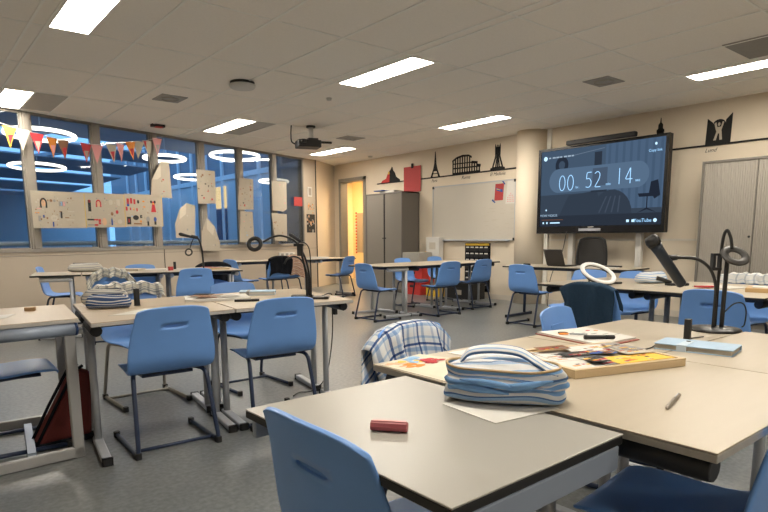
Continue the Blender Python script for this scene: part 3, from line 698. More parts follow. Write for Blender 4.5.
# tower
b = mk(M_sil); M = FM(8.89, Z0)
poly(b, [(-.135,0),(-.085,0),(-.045,.11),(.045,.11),(.085,0),(.135,0),(.06,.15),(.03,.26),(.016,.40),(.006,.50),(-.006,.50),(-.016,.40),(-.03,.26),(-.06,.15)], M)
b.box((-.085,.055,.002), (.085,.07,.009), M); b.box((-.06,.145,.002), (.06,.16,.009), M)
tag(b.build('tower_silhouette'), 'black cut-out of a slender lattice tower above the whiteboard corner', 'silhouette', 'black landmark cut-outs')
# amphitheatre
b = mk(M_sil); M = FM(8.04, Z0)
poly(b, [(-.36,0),(.36,0),(.36,.03),(-.36,.03)], M)
def ctop(u): return .27+.06*sin((u+.36)/.5*pi*.8) if u < .12 else (.20 if u < .28 else .14)
for lv, (z0, z1) in enumerate(((.10,.125),(.19,.21))):
    poly(b, [(-.36,z0),(.36 if lv == 0 else .27,z0-.01),(.36 if lv == 0 else .27,z1-.01),(-.36,z1)], M)
for k in range(12):
    u = -.35+k*.0625; h = ctop(u); poly(b, [(u-.012,0),(u+.016,0),(u+.016,h),(u-.012,h)], M)
poly(b, [(-.37,.24),(-.25,.29),(-.1,.315),(.06,.31),(.14,.27),(.14,.31),(.06,.345),(-.1,.355),(-.26,.325),(-.37,.27)], M); poly(b, [(.14,.17),(.29,.155),(.29,.20),(.14,.22)], M); poly(b, [(.28,.10),(.37,.095),(.37,.14),(.28,.15)], M)
tag(b.build('amphitheatre_silhouette'), 'black cut-out of a round arched amphitheatre above the whiteboard', 'silhouette', 'black landmark cut-outs')
# three-finned monument
b = mk(M_sil); M = FM(7.26, Z0)
poly(b, [(-.17,0),(.17,0),(.17,.03),(.10,.05),(-.10,.05),(-.17,.03)], M)
for s in (-1, 1):
    poly(b, [(s*.13,.04),(s*.10,.04),(s*.035,.22),(s*.03,.40),(s*.055,.46),(s*.065,.40),(s*.06,.24)], M)
    poly(b, [(s*.055,.04),(s*.03,.04),(s*.008,.22),(s*.012,.38),(s*.028,.38),(s*.028,.22)], M)
poly(b, [(-.012,.04),(.012,.04),(.012,.44),(-.012,.44)], M); poly(b, [(-.05,.36),(.05,.36),(.05,.40),(-.05,.40)], M)
tag(b.build('monument_silhouette'), 'black cut-out of a tall finned monument above the whiteboard papers', 'silhouette', 'black landmark cut-outs')
# clock tower over the screen
b = mk(M_sil); M = FM(4.265, Z0)
M = M @ Matrix.Scale(.84, 4, V3((0,1,0))); poly(b, [(-.05,0),(.05,0),(.05,.33),(-.05,.33)], M); poly(b, [(-.055,.30),(.055,.30),(.055,.345),(.035,.36),(.033,.43),(.010,.46),(.004,.54),(-.004,.54),(-.010,.46),(-.033,.43),(-.035,.36),(-.055,.345)], M)
tag(b.build('clock_tower_silhouette'), 'black cut-out of a clock tower standing behind the screen corner', 'silhouette', 'black landmark cut-outs')
# gate with a figure cut out
t = thing('gate_silhouette', 'black cut-out of a two-pointed gate with a pale figure at right', 'silhouette', (XW, 3.47, Z0), 0, 'black landmark cut-outs')
b = mk(M_sil); M = FM(0, 0, 0) @ Matrix.Scale(.82, 4, V3((1,0,0))); poly(b, [(-.20,0),(.185,0),(.195,.38),(.10,.30)]+[(.095*cos(a),.255+.06*sin(a)) for a in (pi*k/8 for k in range(9))]+[(-.10,.28),(-.185,.34)], M); b.build('gate', parent=t)
b = mk(M_cream)
for q in ([(-.075,.045),(-.035,.045),(-.01,.13),(.01,.13),(.02,.045),(.06,.045),(.045,.15),(.04,.17),(.065,.24),(.075,.275),(.05,.28),(.03,.215),(-.025,.215),(-.045,.28),(-.075,.265),(-.05,.19),(-.035,.155)],): b.prism(q, .0085, .010, M)
b.prism([(.0+.02*cos(a),.25+.024*sin(a)) for a in (2*pi*k/12 for k in range(12))], .0085, .010, M); b.build('figure', parent=t)
# black and red building with figure
t = thing('spire_silhouette', 'black and red cut-out of a stepped tower above the tall cabinet', 'silhouette', (XW, 10.3, Z0), 0, 'black landmark cut-outs')
b = mk(M_sil); poly(b, [(-.35,0),(.38,0),(.36,.04),(.22,.10),(.16,.20),(.10,.24),(.06,.32),(.04,.33),(.0,.28),(-.06,.24),(-.05,.10)], M)
for k in range(4): poly(b, [(-.02+.07*k,.02),(.01+.07*k,.02),(.0+.06*k,.27-.05*k),(-.02+.06*k,.27-.05*k)], M, .0095)
b.build('tower', parent=t)
b = mk(M_red); b.prism([(-.42,0),(-.06,0),(-.05,.10),(-.06,.24),(-.14,.17),(-.20,.08),(-.36,.05)], .0085, .0115, M); b.build('red_figure', parent=t)
b = mk(M_yel); b.prism([(-.12,.17),(-.05,.17),(-.05,.225),(-.10,.23)], .0118, .0135, M); b.build('yellow_patch', parent=t)
o = mk(M_redp).box((0,0,.024), (.54,.53,.030), FM(9.84, 2.13)).build('red_poster'); tag(o, 'patterned red poster hanging from the ledge beside the tall cabinet', 'poster')
o = mk(M_sil).rbox((-.03,0,.024), (.03,.10,.04), .012, FM(9.56, 2.62)).build('poster_clip'); tag(o, 'black clip on top of the red poster', 'clip')
# handwritten names
M_ink = mat('pen_ink', (.06,.055,.05), .8)
for body, y, sz, lb in (('Paris', 8.92, .085, 'handwritten name under the slender tower cut-out'), ('Rome', 8.05, .095, 'handwritten name under the amphitheatre cut-out'), ('El Madania', 7.26, .085, 'handwritten name under the finned monument cut-out'), ('Lund', 3.56, .075, 'handwritten name under the two-pointed gate cut-out')):
    o = text_mesh('handwritten_name', body, sz, M_ink, None, FM(y, 2.312, XW-.002), extrude=.0006, shear=.35); tag(o, lb, 'writing', 'pencilled names under the ledge')

# ------------------------------------------------------------------ whiteboard
t = thing('whiteboard', 'wide whiteboard on the front wall with pale smudges', 'whiteboard', (XW, 7.875, 1.10))
M = FM(0,0,0); hw, hh = 1.065, 1.09
b = mk(mat('board_enamel', (.56,.52,.45), .35, var=.05, scale=1.6)); b.box((-hw,0,.002), (hw,hh,.022), M); b.build('surface', parent=t)
b = mk(M_silver); f = .022
for A, B in (((-hw,0,0),(hw,f,.03)), ((-hw,hh-f,0),(hw,hh,.03)), ((-hw,f,0),(-hw+f,hh-f,.03)), ((hw-f,f,0),(hw,hh-f,.03))): b.box(A, B, M)
b.build('frame', parent=t, bevel=.004)
b = mk(M_black)
for sx in (-1, 1):
    for zz in (0, hh-.05): b.box((sx*(hw-.02)-.022, zz, .0), (sx*(hw-.02)+.022, zz+.05, .033), M)
b.build('corner_caps', parent=t)
b = mk(M_silver); b.box((-hw+.1,-.008,.03), (hw-.1,.006,.085), M); b.build('pen_tray', parent=t)
b = mk(M_col['pale'])
rnd = random.Random(5)
for k in range(26):
    u, v = rnd.uniform(.3,.98), rnd.uniform(.12,.62); w_ = rnd.uniform(.03,.14); b.box((u,v,.0222), (u+w_,v+.007,.0228), M)
b.build('faint_writing', parent=t)
t = thing('sheet', 'red and white sheet stuck on the whiteboard top right', 'sheet', (XW-.024, 7.19, 1.83))
b = mk(M_redp); b.prism([(-.11,0),(.09,.0),(.11,.30),(-.09,.30)], 0, .003, M); b.build('red_sheet', parent=t)
b = mk(M_col['blue'])
for q in ([(-.17,.0),(-.09,-.05),(-.08,-.03),(-.15,.03)], [(.06,.34),(.13,.27),(.145,.285),(.08,.36)], [(-.08,.23),(.08,.19),(.08,.14),(-.06,.18)]): b.prism(q, .0032, .0045, M)
b.build('blue_tape', parent=t)
b = mk(M_yel); b.prism([(-.06,.215),(.03,.19),(.03,.18),(-.06,.2)], .0047, .0055, M); b.build('yellow_mark', parent=t)
t = thing('sheet', 'pale drawing sheet right of the red one on the whiteboard', 'sheet', (XW-.024, 6.92, 1.76))
b = mk(M_paper); b.prism([(-.12,0),(.10,.0),(.12,.40),(-.08,.41)], 0, .002, M); b.build('paper', parent=t)
b = mk(M_col['pink'])
for k in range(5):
    for j in range(5-abs(k-2)): b.prism(ell(-.07+k*.035,.04+j*.035,.010,.010,8), .0022, .003, M)
b.build('pink_drawing', parent=t)
# ------------------------------------------------------------------ hanging pocket chart
t = thing('pocket_chart', 'black hanging organiser with rows of pale cards below the whiteboard', 'pocket chart', (XW-.005, 7.70, .12))
b = mk(M_blackc); b.box((-.32,.0,.0), (.32,.93,.02), M); b.build('backing', parent=t, bevel=.008)
b = mk(M_yel); b.box((-.30,.885,.02), (.30,.925,.027), M); b.build('header', parent=t)
for r in range(7):
    for c in range(5):
        u, v = -.29+c*.118, .06+r*.118
        b = mk(M_black); b.box((u,v,.02), (u+.108,v+.07,.045), M); p_ = b.build('pocket', parent=t, bevel=.006)
        b = mk(M_paper); b.box((u+.012,v+.04,.022), (u+.085,v+.092,.034), M @ Matrix.Rotation(.0,4,'Z')); b.build('card', parent=p_)

# ------------------------------------------------------------------ cupboards
M_tam = mat('tambour_grey', (.25,.225,.195), .55, var=.03); M_tam2 = mat('tambour_dark', (.155,.14,.122), .55, var=.03)
def cupboard(label, y0, y1, x0, x1, h, seam, m_rib, m_side, frame, gap=.013, both=True):
    t = thing('roller_cabinet', label, 'cabinet', ((x0+x1)/2, (y0+y1)/2, 0)); cx, cy = (x0+x1)/2, (y0+y1)/2
    f = .03
    b = mk(m_side); b.box((x0+.02-cx,y0-cy,.05), (x1-cx,y0+.02-cy,h)); b.box((x0+.02-cx,y1-.02-cy,.05), (x1-cx,y1-cy,h)); b.box((x0+.02-cx,y0-cy,h-.025), (x1-cx,y1-cy,h)); b.box((x1-.015-cx,y0-cy,.05), (x1-cx,y1-cy,h)); b.box((x0+.03-cx,y0-cy,0), (x1-cx,y1-cy,.05))
    b.build('carcass', parent=t)
    b = mk(frame)
    for A, B in (((x0,y0,.05),(x0+.025,y0+f,h)), ((x0,y1-f,.05),(x0+.025,y1,h)), ((x0,y0+f,h-f),(x0+.025,y1-f,h)), ((x0,y0+f,.05),(x0+.025,y1-f,.08))):
        b.box((A[0]-cx,A[1]-cy,A[2]), (B[0]-cx,B[1]-cy,B[2]))
    b.build('front_frame', parent=t, bevel=.003)
    for a0, a1 in ((seam+gap, y1-f), (y0+f, seam-gap)):
        b = mk(m_rib); n = int((a1-a0)/.026); st = (a1-a0)/n
        for k in range(n):
            yy = a0+k*st-cy; xx = x0+.018-cx
            b.rings([[(xx,yy,zz),(xx-.007,yy+.2*st,zz),(xx-.007,yy+.8*st,zz),(xx,yy+st,zz),(xx+.008,yy+st*.5,zz)] for zz in (.08, h-f)], smooth=False)
        d = b.build('door', parent=t)
        if not both and a0 < seam: continue
        b = mk(M_black); b.tube([(x0-.002-cx, (a0 if a0 > seam else a1)+(.03 if a0 > seam else -.03)-cy, 1.15),(x0+.02-cx, (a0 if a0 > seam else a1)+(.03 if a0 > seam else -.03)-cy, 1.15)], .014, 10); b.build('lock', parent=d)
    b = mk(M_black if both else M_tam2); b.box((x0+.0-cx,seam-gap-cy,.08), (x0+.03-cx,seam+gap-cy,h-f)); b.build('seam_strip', parent=t)
    return t
cupboard('tall grey cabinet with two ribbed doors beside the doorway', 9.36, 10.60, 8.17, 8.655, 2.11, 9.95, M_tam, M_tam2, M_tam2)
cupboard('wide ribbed roller cupboard at the right edge of the photo', 1.95, 3.45, 8.19, 8.655, 2.115, 2.80, M_taupe, M_tam, M_tam2, .006, False)
o = mk(M_paper).rbox((8.25,9.7,2.11), (8.5,10.2,2.16), .02).build('paper_stack'); tag(o, 'stack of white paper on top of the tall grey cabinet', 'paper')
o = mk(M_col['blue']).rbox((8.2,10.0,2.162), (8.4,10.35,2.178), .02).build('folder'); tag(o, 'blue folder lying on top of the tall grey cabinet', 'folder')
# ------------------------------------------------------------------ crates and boxes by the cabinet
def crate(label, x, y, z, ma, w=.52, d=.36, h=.27):
    t = thing('crate', label, 'crate', (x, y, z), 0, 'plastic crates below the whiteboard')
    b = mk(ma); k = .015
    b.box((-d/2,-w/2,0), (d/2,w/2,k)); b.box((-d/2,-w/2,k), (-d/2+k,w/2,h)); b.box((d/2-k,-w/2,k), (d/2,w/2,h)); b.box((-d/2+k,-w/2,k), (d/2-k,-w/2+k,h)); b.box((-d/2+k,w/2-k,k), (d/2-k,w/2,h)); b.build('body', parent=t)
    b = mk(ma); b.box((-d/2-.015,-w/2-.015,h-.03), (-d/2,w/2+.015,h)); b.box((d/2,-w/2-.015,h-.03), (d/2+.015,w/2+.015,h)); b.box((-d/2,-w/2-.015,h-.03), (d/2,-w/2,h)); b.box((-d/2,w/2,h-.03), (d/2,w/2+.015,h)); b.build('rim', parent=t)
    b = mk(M_black); b.box((-d/2-.004,-.06,h*.55), (-d/2,.06,h*.72)); b.build('handle_slot', parent=t)
    return t
crate('red crate on the floor beside the tall cabinet', 8.30, 9.00, 0, M_red); crate('red crate stacked on the red crate beside the tall cabinet', 8.31, 8.97, .275, M_red)
crate('yellow crate on the floor beside the red ones', 8.30, 8.42, 0, M_yel, .36, .30, .22)
t = crate('black crate with pale label under the hanging organiser', 8.36, 7.72, 0, M_black, .66, .34, .30)
b = mk(M_cream); b.box((-.178,-.05,.08), (-.171,.10,.17)); b.build('label_card', parent=t)
o = mk(mat('grey_card', (.36,.34,.30), .8)).rbox((8.10,8.78,.55), (8.50,9.28,.86), .03).build('storage_box', bevel=.012); tag(o, 'grey box on top of the red crates', 'box')
t = thing('paper_bag', 'white paper carrier standing behind the grey box by the whiteboard', 'bag', (8.57, 8.80, 0))
b = mk(M_paper); b.rbox((-.06,-.20,.0), (.07,.20,1.17), .02); b.build('body', parent=t, bevel=.01)
b = mk(M_col['pale']); b.box((-.063,-.09,.92), (-.0605,.09,1.06)); b.build('faded_print', parent=t)

# ------------------------------------------------------------------ papers on the windows
def doodles(b, items, M, w=.0022):
    for (sh, u, v, a, c, col) in items:
        b.m(M_col[col])
        if sh == 'r': b.prism([(u-a,v-c),(u+a,v-c),(u+a,v+c),(u-a,v+c)], w, w+.0008, M)
        elif sh == 'e': b.prism(ell(u,v,a,c,14), w, w+.0008, M)
        elif sh == 'h':      # hair arch
            o_ = ell(u,v,a,c,14,0,pi); i_ = ell(u,v,a*.6,c*.65,14,0,pi); b.prism(o_+[(u-a,v-c*.9),(u-a*.5,v-c*.9)]+list(reversed(i_))+[(u+a*.5,v-c*.9),(u+a,v-c*.9)], w, w+.0008, M)
        elif sh == 't': b.prism([(u-a,v-c),(u+a,v-c),(u+a*.3,v+c),(u-a*.3,v+c)], w, w+.0008, M)
def scatter(seed, n, W_, H_, cols, s=.02):
    r = random.Random(seed); out = []
    for k in range(n): out.append((r.choice('rre'), r.uniform(.08,.92)*W_, r.uniform(.08,.92)*H_, r.uniform(.25,1)*s, r.uniform(.2,.9)*s, r.choice(cols)))
    return out
posters = [(1.575, 2.37, 1.325, 1.855, 'leftmost panel of the long poster strip on the windows',
   [('h',.17,.36,.052,.075,'black'),('e',.17,.36,.03,.05,'skin'),('r',.10,.28,.03,.006,'pink'),('r',.07,.22,.03,.006,'orange'),('e',.28,.40,.02,.02,'brown'),('e',.33,.40,.02,.02,'grey'),('r',.44,.36,.05,.035,'grey'),('r',.43,.36,.012,.03,'lblue'),('r',.47,.36,.014,.03,'pink'),('r',.42,.20,.012,.05,'black'),('r',.40,.20,.008,.04,'grey'),('e',.31,.15,.055,.045,'pale'),('r',.50,.16,.03,.006,'brown'),('r',.29,.06,.01,.035,'blue'),('r',.10,.14,.02,.04,'grey'),('r',.16,.17,.012,.02,'blue'),('r',.57,.25,.05,.005,'pale'),('r',.55,.13,.06,.005,'pale')]+scatter(1,60,.7,.5,['grey','pale','brown'],.014)),
  (2.372, 3.045, 1.345, 1.872, 'middle panel of the long poster strip on the windows',
   [('r',.07,.33,.024,.085,'black'),('e',.07,.40,.02,.025,'red'),('h',.22,.37,.045,.06,'red'),('e',.22,.36,.025,.04,'skin'),('r',.08,.12,.06,.012,'black'),('r',.16,.12,.035,.012,'red'),('r',.08,.04,.06,.012,'grey'),('r',.16,.04,.03,.014,'red'),('e',.30,.09,.04,.06,'skin'),('r',.22,.09,.02,.04,'red'),('e',.44,.22,.022,.03,'brown'),('e',.53,.25,.024,.03,'red'),('r',.43,.09,.014,.05,'blue'),('r',.43,.14,.016,.02,'grey'),('e',.43,.40,.035,.04,'pale'),('e',.57,.10,.04,.035,'pale'),('r',.56,.40,.03,.05,'pale')]+scatter(2,44,.65,.5,['grey','pale','pink'],.012)),
  (3.047, 3.765, 1.365, 1.895, 'rightmost panel of the long poster strip, red dress drawn on it',
   [('r',.06,.41,.022,.045,'red'),('r',.06,.36,.022,.03,'blue'),('r',.12,.42,.02,.045,'red'),('r',.18,.41,.018,.04,'red'),('e',.25,.41,.02,.03,'black'),('r',.03,.29,.016,.03,'red'),('r',.10,.29,.012,.02,'red'),('r',.16,.29,.012,.02,'orange'),('r',.22,.28,.012,.025,'red'),('e',.35,.42,.022,.014,'orange'),('e',.36,.33,.022,.012,'orange'),('t',.54,.34,.05,.09,'red'),('e',.50,.42,.02,.025,'black'),('e',.57,.42,.02,.025,'black'),('r',.54,.39,.014,.012,'yellow'),('r',.06,.10,.036,.06,'black'),('r',.06,.10,.014,.03,'red'),('e',.19,.15,.055,.04,'black'),('r',.29,.17,.02,.024,'black'),('r',.22,.05,.075,.012,'brown'),('e',.28,.09,.018,.02,'orange'),('e',.42,.13,.036,.045,'grey'),('r',.42,.06,.018,.04,'black'),('e',.56,.13,.03,.04,'blue'),('r',.56,.07,.02,.03,'black'),('e',.12,.17,.014,.01,'lblue')]+scatter(6,30,.68,.5,['grey','pale','brown'],.010))]
NP = -.115
for s0, s1, z0, z1, lb, it in posters:
    t = thing('poster', lb, 'poster', W(s0, z0, NP), 0, 'joined poster strip on the windows'); M = Matrix.Translation(-W(s0,z0,NP)) @ WM(s0, z0, NP)
    b = mk(M_cream); b.prism([(0,0),(s1-s0,.01),(s1-s0,z1-z0+.012),(0,z1-z0)], 0, .002, M); b.build('paper', parent=t)
    b = MB(); doodles(b, it, M); b.build('drawings', parent=t)
    b = mk(M_yel); b.box((s1-s0-.008,.01,.0021), (s1-s0,z1-z0,.0032), M); b.build('tape', parent=t)
def paper(label, pts, seed, n=30, fold=None, cols=('grey','brown','red','black','pale')):
    s0 = min(p[0] for p in pts); z0 = min(p[1] for p in pts); t = thing('drawing_sheet', label, 'drawing', W(s0, z0, NP), 0, 'drawing sheets taped to the window posts')
    M = Matrix.Translation(-W(s0,z0,NP)) @ WM(s0, z0, NP)
    b = mk(M_cream); b.prism([(p[0]-s0,p[1]-z0) for p in reversed(pts)], 0, .002, M); b.build('paper', parent=t)
    Wd = max(p[0] for p in pts)-s0; Hd = max(p[1] for p in pts)-z0
    it = [i for i in scatter(seed, n, Wd, Hd, cols, .022)]
    if fold:
        it = [i for i in it if i[1] > Wd*.45 and i[2] < Hd*.7]
        b = mk(mat('paper_back', (.60,.54,.44), .85)); b.prism([(p[0]-s0,p[1]-z0) for p in fold], .0045, .0065, M); b.build('folded_corner', parent=t)
    b = MB(); doodles(b, it or [('r',Wd*.55,Hd*.4,.03,.006,'grey')], M); b.build('drawings', parent=t)
paper('sheet with folded corner overlapping the poster strip and red dress', [(3.78,2.47),(3.96,2.48),(3.98,1.87),(3.55,1.865),(3.59,2.16)], 11, 18, [(3.59,2.16),(3.78,2.47),(3.77,2.22),(3.70,2.17)])
paper('curling blank sheet hanging low between the poster strip and mic stand', [(4.28,1.80),(4.48,1.76),(4.43,1.17),(4.02,1.18),(4.01,1.42),(4.13,1.69)], 12, 8, [(4.13,1.69),(4.28,1.80),(4.25,1.6),(4.10,1.5)], ('pale','grey'))
paper('sheet with small red and black figures high on the fifth window post', [(4.54,2.42),(4.98,2.42),(4.98,1.82),(4.55,1.80)], 13, 20, None)
paper('crumpled cone-shaped sheet hanging lowest, above the mic stand', [(4.73,1.55),(4.91,1.39),(5.03,1.08),(5.01,.93),(4.57,.94),(4.60,1.29)], 14, 8, [(4.73,1.55),(4.91,1.39),(4.86,1.22),(4.72,1.34)], ('pale','grey'))
paper('upper sheet with dark sketches on the sixth window post', [(5.61,2.35),(5.98,2.35),(5.96,1.74),(5.53,1.73)], 15, 22, None)
paper('lower sheet with a grey blue square on the sixth window post', [(5.60,1.70),(5.93,1.70),(5.95,1.09),(5.54,1.09)], 16, 14, None, ('grey','pale','lblue','pink'))
paper('upper blank-looking sheet on the rightmost window post', [(6.51,2.36),(6.98,2.37),(6.97,1.79),(6.85,1.73),(6.53,1.75)], 17, 9, None, ('pale','pink'))
paper('lower pale sheet on the rightmost window post', [(6.48,1.69),(6.96,1.68),(6.95,1.10),(6.57,1.11)], 18, 9, None, ('pale','brown'))
o = mk(M_redp).box((7.33,1.88,0), (7.62,2.08,.002), WM(0,0,-.012)).build('red_sheet'); tag(o, 'small patterned red sheet on the last window pane', 'sheet')
t = thing('wall_panel', 'slim pale thermostat on the pillar right of the windows', 'thermostat', W(7.89, 2.22, 0)); M = Matrix.Translation(-W(7.89,2.22,0)) @ WM(7.89,2.22,0)
b = mk(M_paper); b.box((-.075,-.11,0), (.075,.11,.02), M); b.build('cover', parent=t, bevel=.006)
b = mk(M_taupe); b.box((-.045,-.08,.02), (.045,.08,.024), M); b.build('insert', parent=t)
for s, z, w_, h_, lb, cols, sd in ((7.93,1.85,.14,.13,'pale sheet with a face sketch on the pillar right of the windows',('skin','brown','pale','orange'),21), (7.92,1.50,.15,.21,'dark photo sheet lowest on the pillar right of the windows',('black','grey','brown','skin'),22)):
    t = thing('pinned_sheet', lb, 'sheet', W(s, z, -.002)); M = Matrix.Translation(-W(s,z,-.002)) @ WM(s-w_, z-h_, -.002)
    b = mk(M_cream if sd == 21 else M_col['black']); b.box((0,0,0), (2*w_,2*h_,.002), M); b.build('paper', parent=t)
    b = MB(); doodles(b, scatter(sd, 26, 2*w_, 2*h_, cols, .04 if sd == 22 else .025), M); b.build('picture', parent=t)
t = thing('wall_socket', 'row of white sockets on the wall below the last window', 'socket', W(7.05, .80, 0)); M = Matrix.Translation(-W(7.05,.8,0)) @ WM(7.05,.8,0)
b = mk(M_paper); b.box((-.26,-.05,0), (.26,.05,.02), M); b.build('trunking', parent=t, bevel=.004)
for k in range(3): b = mk(M_col['grey']); b.box((-.2+k*.15,-.03,.02), (-.12+k*.15,.03,.024), M); b.build('socket_face', parent=t)
# bunting
t = thing('bunting', 'string of triangular paper flags across the top of the windows', 'bunting', W(2.5, 2.65, -.13)); Mi = Matrix.Translation(-W(2.5,2.65,-.13))
FL = [(1.37,2.69,'yellow','red'),(1.54,2.67,'pale',None),(1.73,2.65,'red','pale'),(1.94,2.62,'orange','pink'),(2.10,2.605,'brown','red'),(2.45,2.60,'red','cream'),(2.63,2.605,'pink',None),(2.87,2.64,'cream','red'),(3.03,2.67,'pink',None),(3.21,2.725,'orange','red'),(3.37,2.75,'cream',None),(3.53,2.785,'cream','red'),(3.73,2.85,'pink','grey')]
b = mk(M_paper); b.tube(arc([Mi @ W(s, z+.005, -.13) for s, z in [(.7,2.86)]+[(f[0],f[1]) for f in FL]+[(3.86,2.89)]], 3), .004, 5); b.build('string', parent=t)
rnd = random.Random(3)
for s, z, c1, c2 in FL:
    tw = rnd.uniform(-.02,.02); M = Mi @ WM(s, z, -.132) @ Matrix.Rotation(rnd.uniform(-.35,.35),4,'Y') @ Matrix.Rotation(rnd.uniform(-.08,.12),4,'Z')
    m1 = M_cream if c1 == 'cream' else M_col[c1]; b = mk(m1); b.prism([(-.092,0),(.092,.0),(tw,-.285)][::-1], 0, .0022, M); fl = b.build('flag', parent=t)
    if c2:
        b = mk(M_cream if c2 == 'cream' else M_col[c2])
        b.prism([(-.072,-.01),(-.02,-.01),(-.02,-.14)][::-1] if rnd.random() < .5 else [(-.03,-.11),(.045,-.10),(tw,-.25)][::-1], .0023, .0032, M); b.build('flag_pattern', parent=fl)
# ------------------------------------------------------------------ things on the desks
ZT = TZ
AV = atan2(-.634, .773)          # heading of the long axis of things lying across the view
M_stripe = uv_bands('blue_white_stripes', None, [(0,(.56,.58,.60)),(.14,(.16,.31,.56)),(.36,(.58,.59,.60)),(.46,(.25,.40,.62)),(.58,(.06,.13,.30)),(.66,(.56,.58,.60)),(.80,(.18,.34,.60))], 'Y', 1.7, .45)
M_stripe2 = uv_bands('navy_white_stripes', None, [(0,(.04,.08,.19)),(.40,(.60,.60,.58)),(.55,(.05,.10,.24)),(.85,(.62,.62,.60))], 'Y', 3.0, .35)
M_stripe3 = uv_bands('grey_white_stripes', None, [(0,(.50,.48,.43)),(.4,(.22,.24,.27)),(.55,(.54,.52,.47)),(.8,(.30,.31,.33))], 'Y', 3.0, .3)
M_stripe4 = uv_bands('pale_stripes', None, [(0,(.66,.67,.68)),(.42,(.22,.36,.60)),(.6,(.70,.70,.70)),(.82,(.30,.44,.66))], 'Y', 3.0, .3)
M_tan = mat('tan_piping', (.50,.36,.19), .7)
# big striped pouch
def pouch_ring(a, b_, z, seed, wr, n=44, ox=0, oy=0):
    r = random.Random(seed); ph = [r.uniform(0,6.28) for _ in range(5)]; P = []
    for k in range(n):
        t_ = 2*pi*k/n; e = .75
        c, s = cos(t_), sin(t_); x = a*abs(c)**e*(1 if c >= 0 else -1); y = b_*abs(s)**e*(1 if s >= 0 else -1)
        w = 1+wr*(sin(3*t_+ph[0])+.6*sin(5*t_+ph[1])+.5*sin(8*t_+ph[2])); P.append(V3((x*w+ox, y*w+oy, z+wr*(.26*sin(2*t_+ph[3])+.14*sin(5*t_+ph[4])) if z > .003 else z)))
    return P
def loft(b, R, uvscale=1.0):
    if b.uvl is None: b.uvl = b.bm.loops.layers.uv.new('UVMap')
    rv = [[b.bm.verts.new(p) for p in r] for r in R]; n = len(rv[0]); m = len(rv)-1
    for j in range(m):
        for i in range(n):
            f = b.face([rv[j][i], rv[j][(i+1)%n], rv[j+1][(i+1)%n], rv[j+1][i]], True)
            if f:
                for l, (u, v) in zip(f.loops, ((i/n,j/m),((i+1)/n,j/m),((i+1)/n,(j+1)/m),(i/n,(j+1)/m))): l[b.uvl].uv = (u*uvscale, v)
    return rv
t = thing('striped_pouch', 'large blue and white striped pouch with tan piping on the near desks', 'pouch', (1.155, .93, ZT+.0035), AV-.30)
def sub(o, lv=1):
    s = o.modifiers.new('smooth', 'SUBSURF'); s.levels = lv; s.render_levels = lv; return o
spec = [(.11,.05,.001),(.142,.074,.004),(.152,.084,.016),(.154,.086,.027),(.138,.072,.037),(.150,.084,.044),(.160,.094,.050),(.142,.076,.060),(.152,.084,.065),(.146,.078,.076),(.140,.074,.086)]
R = [pouch_ring(a, c, z, 30+i//3, .026 if 1 < i < 10 else .010, ox=.004*sin(i*1.7)) for i, (a, c, z) in enumerate(spec)]
b = mk(M_stripe); rv = loft(b, R, 1); b.face(list(reversed(rv[0]))); sub(b.build('body', parent=t))
b = mk(M_tan); tilt = lambda p: V3((p.x, p.y, p.z+.030*(-p.x/.14)*.55))
top = [p+V3((0,0,.0)) for p in R[-1]]; b.tube([p+V3((0,0,.002)) for p in top], .0034, 6, closed=True); b.build('piping', parent=t)
b = mk(uv_bands('lid_stripes', None, [(0,(.70,.71,.72)),(.25,(.30,.46,.70)),(.40,(.72,.73,.74)),(.62,(.42,.55,.74)),(.72,(.08,.16,.34)),(.76,(.72,.72,.73))], 'Y', 2.4, .35))
def lid(a, c):
    u = a*2-1; v = c*2-1; e = sqrt(max(0, 1-abs(u)**2.6)); x = u*.141; y = v*.073*e
    z = .087+.020*(1-abs(u)**3)*(1-v*v)+.010*sin(9*v+2*u)*(1-v*v)*(1-u*u)-.004
    return V3((x, y, z))
b.grid(lid, 28, 18); o = b.build('lid', parent=t)
b = mk(uv_bands('strap_stripes', None, [(0,(.10,.20,.42)),(.12,(.72,.73,.74)),(.30,(.30,.46,.70)),(.44,(.74,.74,.74)),(.86,(.10,.20,.42))], 'X', 1, 0))
sp = arc([(-.110,-.010,.098),(-.088,-.010,.122),(-.03,-.008,.130),(.035,-.014,.126),(.080,-.030,.108),(.114,-.042,.092),(.132,-.038,.086)], 6)
def strap(a, c):
    i = min(int(c*(len(sp)-1)), len(sp)-2); f = c*(len(sp)-1)-i; p = sp[i].lerp(sp[i+1], f); return p+V3((.004*sin(6*c), (a-.5)*.030, (a-.5)*.016+.004*(1-(2*a-1)**2)))
b.grid(strap, 4, 40); o = b.build('handle', parent=t); s_ = o.modifiers.new('thick','SOLIDIFY'); s_.thickness = .004
b = mk(M_stripe)
for k, (x0, y0, z0, x1, y1, z1) in enumerate(((-.10,-.080,.062,.06,-.086,.046), (.0,-.088,.054,.12,-.072,.070), (-.13,-.068,.042,.02,-.090,.036))):
    P = arc([(x0,y0,z0),((x0+x1)/2,(y0+y1)/2-.006,(z0+z1)/2+.004*(-1)**k),(x1,y1,z1)], 8); n = len(P); b.tube(P, [.002+.007*sin(pi*i/(n-1)) for i in range(n)], 8)
